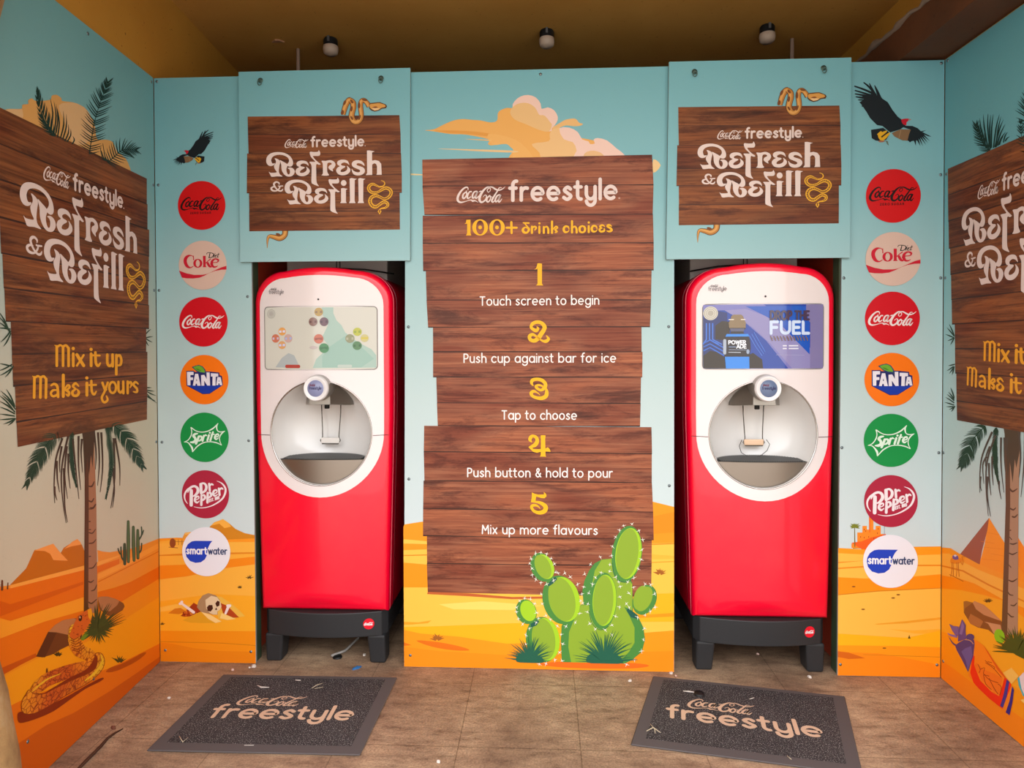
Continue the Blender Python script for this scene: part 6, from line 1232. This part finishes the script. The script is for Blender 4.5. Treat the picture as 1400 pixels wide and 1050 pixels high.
    ph = meshobj('plinth', pv, [tuple(range(m_))[::-1], tuple(range(m_, 2 * m_))] + [(i, (i + 1) % m_, (i + 1) % m_ + m_, i + m_) for i in range(m_)], BLACKP, parent=r); ph['label'] = 'black plastic base band'
    bevel(ph, .004, 2)
    A = Art(lambda u, w: (u, w), 0, lambda u, w, h: (u, yf(u * 1.08) + .011 - h, w)); A.poly(ell(.218, .196, .0255, .0255), '#e8112a'); A.k += 10; g_ = boxfn(lambda a, b: (a, b), .197, .2025, .239, .1895); script(A, '#f6eaea', g_, 1.5); A.build('badge', ph, 'small red round badge')
    for sx in (-1, 1):
        for y0 in (.0, .56):
            x1 = sx * .292; x0 = sx * .205; a, b = min(x0, x1), max(x0, x1); a2, b2 = (a + (.012 if sx > 0 else .0), b - (.0 if sx > 0 else .012))
            v = [(a2, y0 + .008, 0), (b2, y0 + .008, 0), (b2, y0 + .09, 0), (a2, y0 + .09, 0), (a, y0 - .004, .137), (b, y0 - .004, .137), (b, y0 + .10, .137), (a, y0 + .10, .137)]
            lg = meshobj('leg', v, [(3, 2, 1, 0), (4, 5, 6, 7), (0, 1, 5, 4), (1, 2, 6, 5), (2, 3, 7, 6), (3, 0, 4, 7)], BLACKP, parent=r); bevel(lg, .010, 3)
    hp_ = box('rear_hopper', (-.27, .24, 1.80), (.255, .66, 2.10), M('#d8d0ca', .5), r, .006); hp_['label'] = 'grey box on top at the back'
    for x in (-.01, .008): box('hopper_strap', (x, .236, 1.86), (x + .004, .242, 2.09), M('#3a3634', .6), hp_)
    tube('hopper_cable', [(-.28, .2, 1.852), (-.15, .17, 1.872), (0, .16, 1.878), (.16, .17, 1.872), (.30, .2, 1.852)], .004, M('#1a1614', .6), r, 6)
    return r
def place(xl, xr): a, b = BACK.px(xl, 520)[0], BACK.px(xr, 520)[0]; return (a + b) / 2, (b - a) / 2 / .298
cxl, sl = place(355.2, 524.3); cxr, sr = place(952, 1133.4); print('machines', cxl, sl, cxr, sr)
mL = machine('red and white drink machine with pale touch screen of drink icons, left of the planks', cxl, .022, 0, True); mL.scale = (sl, 1, 1)
mR = machine('red and white drink machine with blue advert screen, right of the planks', cxr, .018, 0, False); mR.scale = (sr, 1, 1)

# ================================================================== floor mats
def mat_weave():
    t = NT('ribbed_mat'); tc = t.n('TexCoord'); v = t.n('TexVoronoi'); v.inputs['Scale'].default_value = 95; v.inputs['Randomness'].default_value = .25; t.l(tc.outputs['Object'], v.inputs['Vector'])
    n = t.n('TexNoise', Scale=260.0, Detail=2.0); t.l(tc.outputs['Object'], n.inputs['Vector']); n2 = t.n('TexNoise', Scale=5.0, Detail=4.0); t.l(tc.outputs['Object'], n2.inputs['Vector'])
    a = t.ramp(v.outputs['Distance'], [(.1, A_('#595250')), (.45, A_('#3a3536'))]); b = t.ramp(n.outputs[0], [(.57, (0, 0, 0)), (.68, (.8, .76, .72))]); c = t.ramp(n2.outputs[0], [(.35, (.75, .74, .74)), (.65, (1.15, 1.12, 1.1))])
    x = t.mix(1.0, a.outputs[0], c.outputs[0], 'MULTIPLY'); x = t.mix(.36, x, b.outputs[0], 'ADD'); t.l(x, t.b.inputs['Base Color']); t.b.inputs['Roughness'].default_value = .85; t.b.inputs['Specular IOR Level'].default_value = .2
    bp = t.n('Bump', Strength=.5, Distance=.003); bp.invert = True; t.l(v.outputs['Distance'], bp.inputs['Height']); t.l(bp.outputs[0], t.b.inputs['Normal']); return t.m
WEAVE = mat_weave()
def floor_mat(label, TLp, TRp, BLp, words, scr, seed):
    a, b, c = (Vector(FL.px(*p)) for p in (TLp, TRp, BLp)); ux = (b - a).normalized(); uy = Vector((-ux.y, ux.x)); w = (b - a).length; d = abs((c - a).dot(uy)); o = a - uy * d
    sk = (c - a).dot(ux); P = Pl((o.x, o.y, 0), (ux.x, ux.y, 0), (uy.x, uy.y, 0)); loc = lambda u, v: (u + sk * (1 - v / d), v)
    q = [loc(0, 0), loc(w, 0), loc(w, d), loc(0, d)]; ob = prism('floor_mat', q, .001, .007, [M('#5c5453', .8, .2)] * 2); ob.matrix_world = P.mat(); tag(ob, label, 'floor mat', 'black branded floor mats'); bevel(ob, .003, 1); ob['label'] = label
    bw = .048; A = Art(lambda u, v: loc(u, v), .0075); A.poly([(bw, bw), (w - bw, bw), (w - bw, d - bw * .5), (bw, d - bw * .5)], WEAVE); inn = A.build('ribbed_inlay', ob, 'speckled ribbed centre')
    up = lambda x, y: (lambda p: P.px(x, y))(None)
    def line(p0, p1, hgt):   # local frame for lettering along a baseline seen in the photograph
        A0, A1 = Vector(up(*p0)), Vector(up(*p1)); t = (A1 - A0); n = Vector((-t.y, t.x)).normalized(); return lambda x, y: tuple(A0 + t * x + n * (-y) * hgt)
    tan = M('#d9b79a', .7); p0, p1, hx = words; f = line(p0, p1, 1.0); A = Art(f, .0084); L = (Vector(up(*p1)) - Vector(up(*p0))).length
    g = lambda x, y: f(x, y); A.fn = lambda x, y: f(x / L, y); text(A, 'freestyle', .0, L, 0, 0, hx, hx * .29, tan, gap=.40); A.build('wordmark_lettering', inn, 'tan rounded wordmark')
    p0, p1, hs = scr; f2 = line(p0, p1, 1.0); L2 = (Vector(up(*p1)) - Vector(up(*p0))).length; A = Art(lambda x, y: f2(x / L2, y), .0084); script(A, tan, boxfn(A.fn, 0, -hs, L2, 0), .8); A.build('script_lettering', inn, 'tan script wordmark')
    return ob
floor_mat('charcoal floor mat with tan wordmark in front of the left machine', (305, 924), (543, 928), (200, 1028), ((287, 983), (478, 986.5), .057), ((321, 966.5), (412, 968), .072), 1)
floor_mat('charcoal floor mat turned slightly askew in front of the right machine', (893, 926), (1155, 954), (862, 1020), ((915, 983), (1124, 1010.5), .059), ((940, 970), (1035, 981), .074), 2)

# ================================================================== ceiling fittings
def ceil_at(x, y):
    d = FW + RT * ((x - PX) / F) - UP * ((y - PY) / F); t = (CH - EYE.z) / d.z; return EYE + d * t
for (x, y, lab) in ((452, 53, 'leftmost of three small black and white ceiling lights'), (747.5, 42, 'middle of three small black and white ceiling lights'), (1049, 35.5, 'rightmost of three small black and white ceiling lights')):
    p = ceil_at(x, y); r = bpy.data.objects.new('ceiling_light', None); COL.objects.link(r); r.location = p; tag(r, lab, 'ceiling light', 'ceiling lights above the panels')
    k = 1.15; b = lathe('base', [(.0001, -.001), (.030 * k, -.001), (.034 * k, -.01), (.034 * k, -.042), (.030 * k, -.046)], M('#16181c', .5), r, 'Z', (0, 0, 0), 24); b.data.set_sharp_from_angle(angle=.6)
    l = lathe('lens', [(.031 * k, -.040), (.036 * k, -.044), (.037 * k, -.062), (.034 * k, -.080), (.024 * k, -.090), (.0001, -.094)], M('#c8b4a4', .4), r, 'Z', (0, 0, 0), 24); l['label'] = 'off white lens'
    box('bracket', (-.006, -.044, -.03), (.006, -.036, -.001), M('#5a5a5c', .5), r)
for (x, y, lab) in ((407.5, 67, 'white vertical conduit pipe above the left header panel'), (1083, 53, 'white vertical conduit pipe above the right header panel')):
    p = ceil_at(x, y); tag(tube('conduit_pipe', [(p.x, p.y, CH), (p.x, p.y, 2.3), (p.x, p.y, .0)], .0105, M('#c4ada0', .5), None, 12), lab, 'pipe', 'conduits dropping from the ceiling')
p = ceil_at(379, 55); o = prism('ceiling_plate', [(-.036, .012), (.036, .012), (.012, -.012), (-.008, -.014)], -.008, 0, [M('#b98a6a', .6)] * 2); o.location = (p.x, p.y, CH); tag(o, 'tiny pale plate on the brown ceiling left of the lights', 'plate')

# ================================================================== things on the floor
def fl(x, y): u, v = FL.px(x, y); return Vector((u, v, 0))
def chip(name, label, cat, x, y, sx, sy, h, m, z=0, seed=0, group=None):
    rnd = random.Random(seed); p = fl(x, y); n = 9; bot = [(sx * math.cos(2 * PI * k / n) * rnd.uniform(.7, 1.1), sy * math.sin(2 * PI * k / n) * rnd.uniform(.7, 1.1)) for k in range(n)]
    v = [(a, b, .0002) for a, b in bot] + [(a * .9, b * .9, h * rnd.uniform(.5, .9)) for a, b in bot] + [(a * .45, b * .45, h * rnd.uniform(.8, 1.1)) for a, b in bot] + [(0, 0, h)]
    f = [tuple(range(n))[::-1]] + [(i, (i + 1) % n, n + (i + 1) % n, n + i) for i in range(n)] + [(n + i, n + (i + 1) % n, 2 * n + (i + 1) % n, 2 * n + i) for i in range(n)] + [(2 * n + i, 2 * n + (i + 1) % n, 3 * n) for i in range(n)]
    o = meshobj(name, v, f, m); o.location = (p.x, p.y, z); o.rotation_euler = (0, 0, rnd.uniform(0, 3)); tag(o, label, cat, group); return o
PALE = M('#e0d4ca', .8); PK = M('#e2c0b4', .8)
for i, (x, y, s, h, lab, z) in enumerate(((318, 916, .009, .007, 'small pale pebble above the back edge of the left mat', 0), (347, 911.5, .014, .010, 'larger pale pebble beside the left machine front leg', 0), (341, 912.8, .006, .005, 'tiny pale pebble touching the larger one by the left leg', 0),
        (109, 985, .012, .012, 'grey pebble against the foot of the left side panel', 0), (861.5, 931, .010, .006, 'white chip on the floor left of the askew mat', 0), (917.5, 920.5, .012, .006, 'white chip at the corner of the centre panel', 0), (924, 926.5, .007, .005, 'small white crumb on the back edge of the askew mat', .0075),
        (231, 954.5, .009, .006, 'white chip on bare floor left of the left mat', 0), (599.5, 1042, .009, .007, 'white scrap on open floor between the mats', 0), (61, 1030, .012, .004, 'flat pale flake near the left rock pillar', 0), (503, 998, .006, .005, 'small pale chip beside right edge of the left mat', 0), (498, 896, .010, .008, 'pale chip under the left machine', 0), (1036, 894.5, .008, .007, 'pale chip under the right machine', 0), (1107, 926, .012, .008, 'grey lump at the foot of the right machine front leg', 0))):
    chip('pebble', lab, 'pebble', x, y, s, s * .8, h, PALE if i % 3 else PK, z, i + 1, 'pale chips and pebbles')
def sliver(name, label, cat, P, w, m, z, seed=0):
    rnd = random.Random(seed); Q = [fl(x, y) for x, y in P]
    tag(tube(name, [(q.x, q.y, z + w * .6 + rnd.uniform(0, w * .5)) for q in Q], [w * (.5 if i in (0, len(Q) - 1) else 1) for i in range(len(Q))], m, None, 6), label, cat)
STRAW = M('#c8b89c', .8)
for nm, lab, cat_, P, w, m, z, sd in (('paper_scrap', 'pale curved paper strip on the back of the left mat', 'scrap', [(352, 940), (357, 943), (368, 943)], .003, PALE, .008, 1), ('paper_scrap', 'short white scrap near the middle of the left mat back edge', 'scrap', [(404, 933.5), (411, 934)], .004, PALE, .008, 2),
        ('twig', 'thin pale bent twig near the back right of the left mat', 'twig', [(426, 944), (433, 939.5), (441, 937)], .0018, STRAW, .008, 3), ('twig', 'pale straw piece beside the bent twig on the left mat', 'twig', [(430, 944.5), (442, 942)], .0018, STRAW, .008, 4), ('grass_wisp', 'dry grass wisp at the front left corner of the left mat', 'grass', [(245, 1010), (250, 1018), (257, 1012)], .0022, STRAW, .008, 5),
        ('paper_scrap', 'flat pale sliver on the front border of the left mat', 'scrap', [(334, 1022.5), (347, 1022.5)], .002, PALE, .008, 6), ('paper_scrap', 'white sliver near the back of the askew right mat', 'scrap', [(934, 948), (942, 948.5), (950, 950)], .003, PALE, .008, 7), ('paper_scrap', 'small white scrap right of the script on the askew mat', 'scrap', [(1025, 959), (1031, 957.5)], .003, PALE, .008, 8),
        ('grass_wisp', 'dry grass wisp at the left side of the askew mat', 'grass', [(884, 1003), (893, 998), (903, 1005)], .0025, STRAW, .008, 9), ('grass_wisp', 'second dry wisp crossing the first on the askew mat', 'grass', [(889, 993), (895, 1000), (896, 1006)], .002, STRAW, .008, 10), ('twig', 'short pale straw at the front of the askew mat', 'twig', [(1076, 1037), (1082, 1042)], .0025, STRAW, .008, 11)):
    sliver(nm, lab, cat_, P, w, m, z, sd)
tag(lathe('bottle_cap', [(.0001, .009), (.018, .009), (.021, .006), (.022, 0)], M('#1c1a1a', .5), None, 'Z', (fl(956, 952).x, fl(956, 952).y, .0078), 20), 'flat black disc lying on the back of the askew mat', 'cap')
b = [(168, 997, .002), (158, 1003, .004), (147, 1011, .005), (138, 1022, .006), (127, 1033, .006), (116, 1044, .006), (105, 1055, .005)]
tag(tube('twig', [tuple(fl(x, y)[:2]) + (r * .9,) for x, y, r in b], [r for _, _, r in b], M('#4a2c1c', .9), None, 7), 'thin dark brown twig lying left of the left mat', 'twig')
chip('dead_leaf', 'curled reddish dead leaf at the tip of the twig', 'leaf', 155, 996, .016, .008, .010, M('#7a4a38', .9), 0, 31)
chip('blue_wrapper', 'crumpled blue wrapper under the left machine', 'wrapper', 488, 914, .026, .008, .010, M('#2f6aa4', .5), 0, 33)
tag(lathe('bottle_cap', [(.0001, .009), (.018, .009), (.021, .006), (.022, 0)], M('#141414', .5), None, 'Z', tuple(fl(461.6, 899)), 20), 'flat black cap under the left machine', 'cap')
a, b = fl(453, 899), fl(478, 878); tag(tube('hose', [(a.x, a.y, .008), (a.x + .05, a.y + .05, .010), (a.x + .09, a.y + .14, .03), (b.x + .01, b.y + .1, .08), (b.x + .02, b.y + .16, .120)], .0065, M('#9a948e', .6), None, 8), 'thin grey hose curling down under the left machine', 'hose')

# rockwork pillar at the mouth of the alcove
def rockmat():
    t = NT('rockwork'); g = t.n('NewGeometry'); n = t.n('TexNoise', Scale=5.0, Detail=8.0, Roughness=.7); t.l(g.outputs['Position'], n.inputs['Vector'])
    r = t.ramp(n.outputs[0], [(.3, A_('#8a6a44')), (.5, A_('#b8935f')), (.7, A_('#c9b08a'))]); t.l(r.outputs[0], t.b.inputs['Base Color']); t.b.inputs['Roughness'].default_value = .9
    bp = t.n('Bump', Strength=.6, Distance=.02); t.l(n.outputs[0], bp.inputs['Height']); t.l(bp.outputs[0], t.b.inputs['Normal']); return t.m
rnd = random.Random(3); prof = []
v = []; f = []; n = 40; K = 34
for k in range(K + 1):
    z = CH * k / K; t = z / CH; rad = .232 + .075 * max(0, 1 - z / .75) ** 1.0 + .085 * max(0, (z - 2.12) / .5) + .028 * max(0, min(1, (.9 - z) / .6))
    for a in range(n):
        an = 2 * PI * a / n; rr = rad * (1 + .02 * math.sin(3 * an + 5 * t) + .015 * math.sin(7 * an - 9 * t) + rnd.uniform(-.012, .012)); v.append((rr * math.cos(an), rr * math.sin(an), z))
for k in range(K):
    for a in range(n): l = (a + 1) % n; f.append((k * n + a, k * n + l, (k + 1) * n + l, (k + 1) * n + a))
f += [tuple(range(n))[::-1], tuple(K * n + a for a in range(n))]
ro = meshobj('rockwork_pillar', v, f, rockmat(), smooth=True); ro.location = (-1.822, -1.30, 0); tag(ro, 'tan rockwork pillar at the left edge of the alcove mouth', 'pillar')
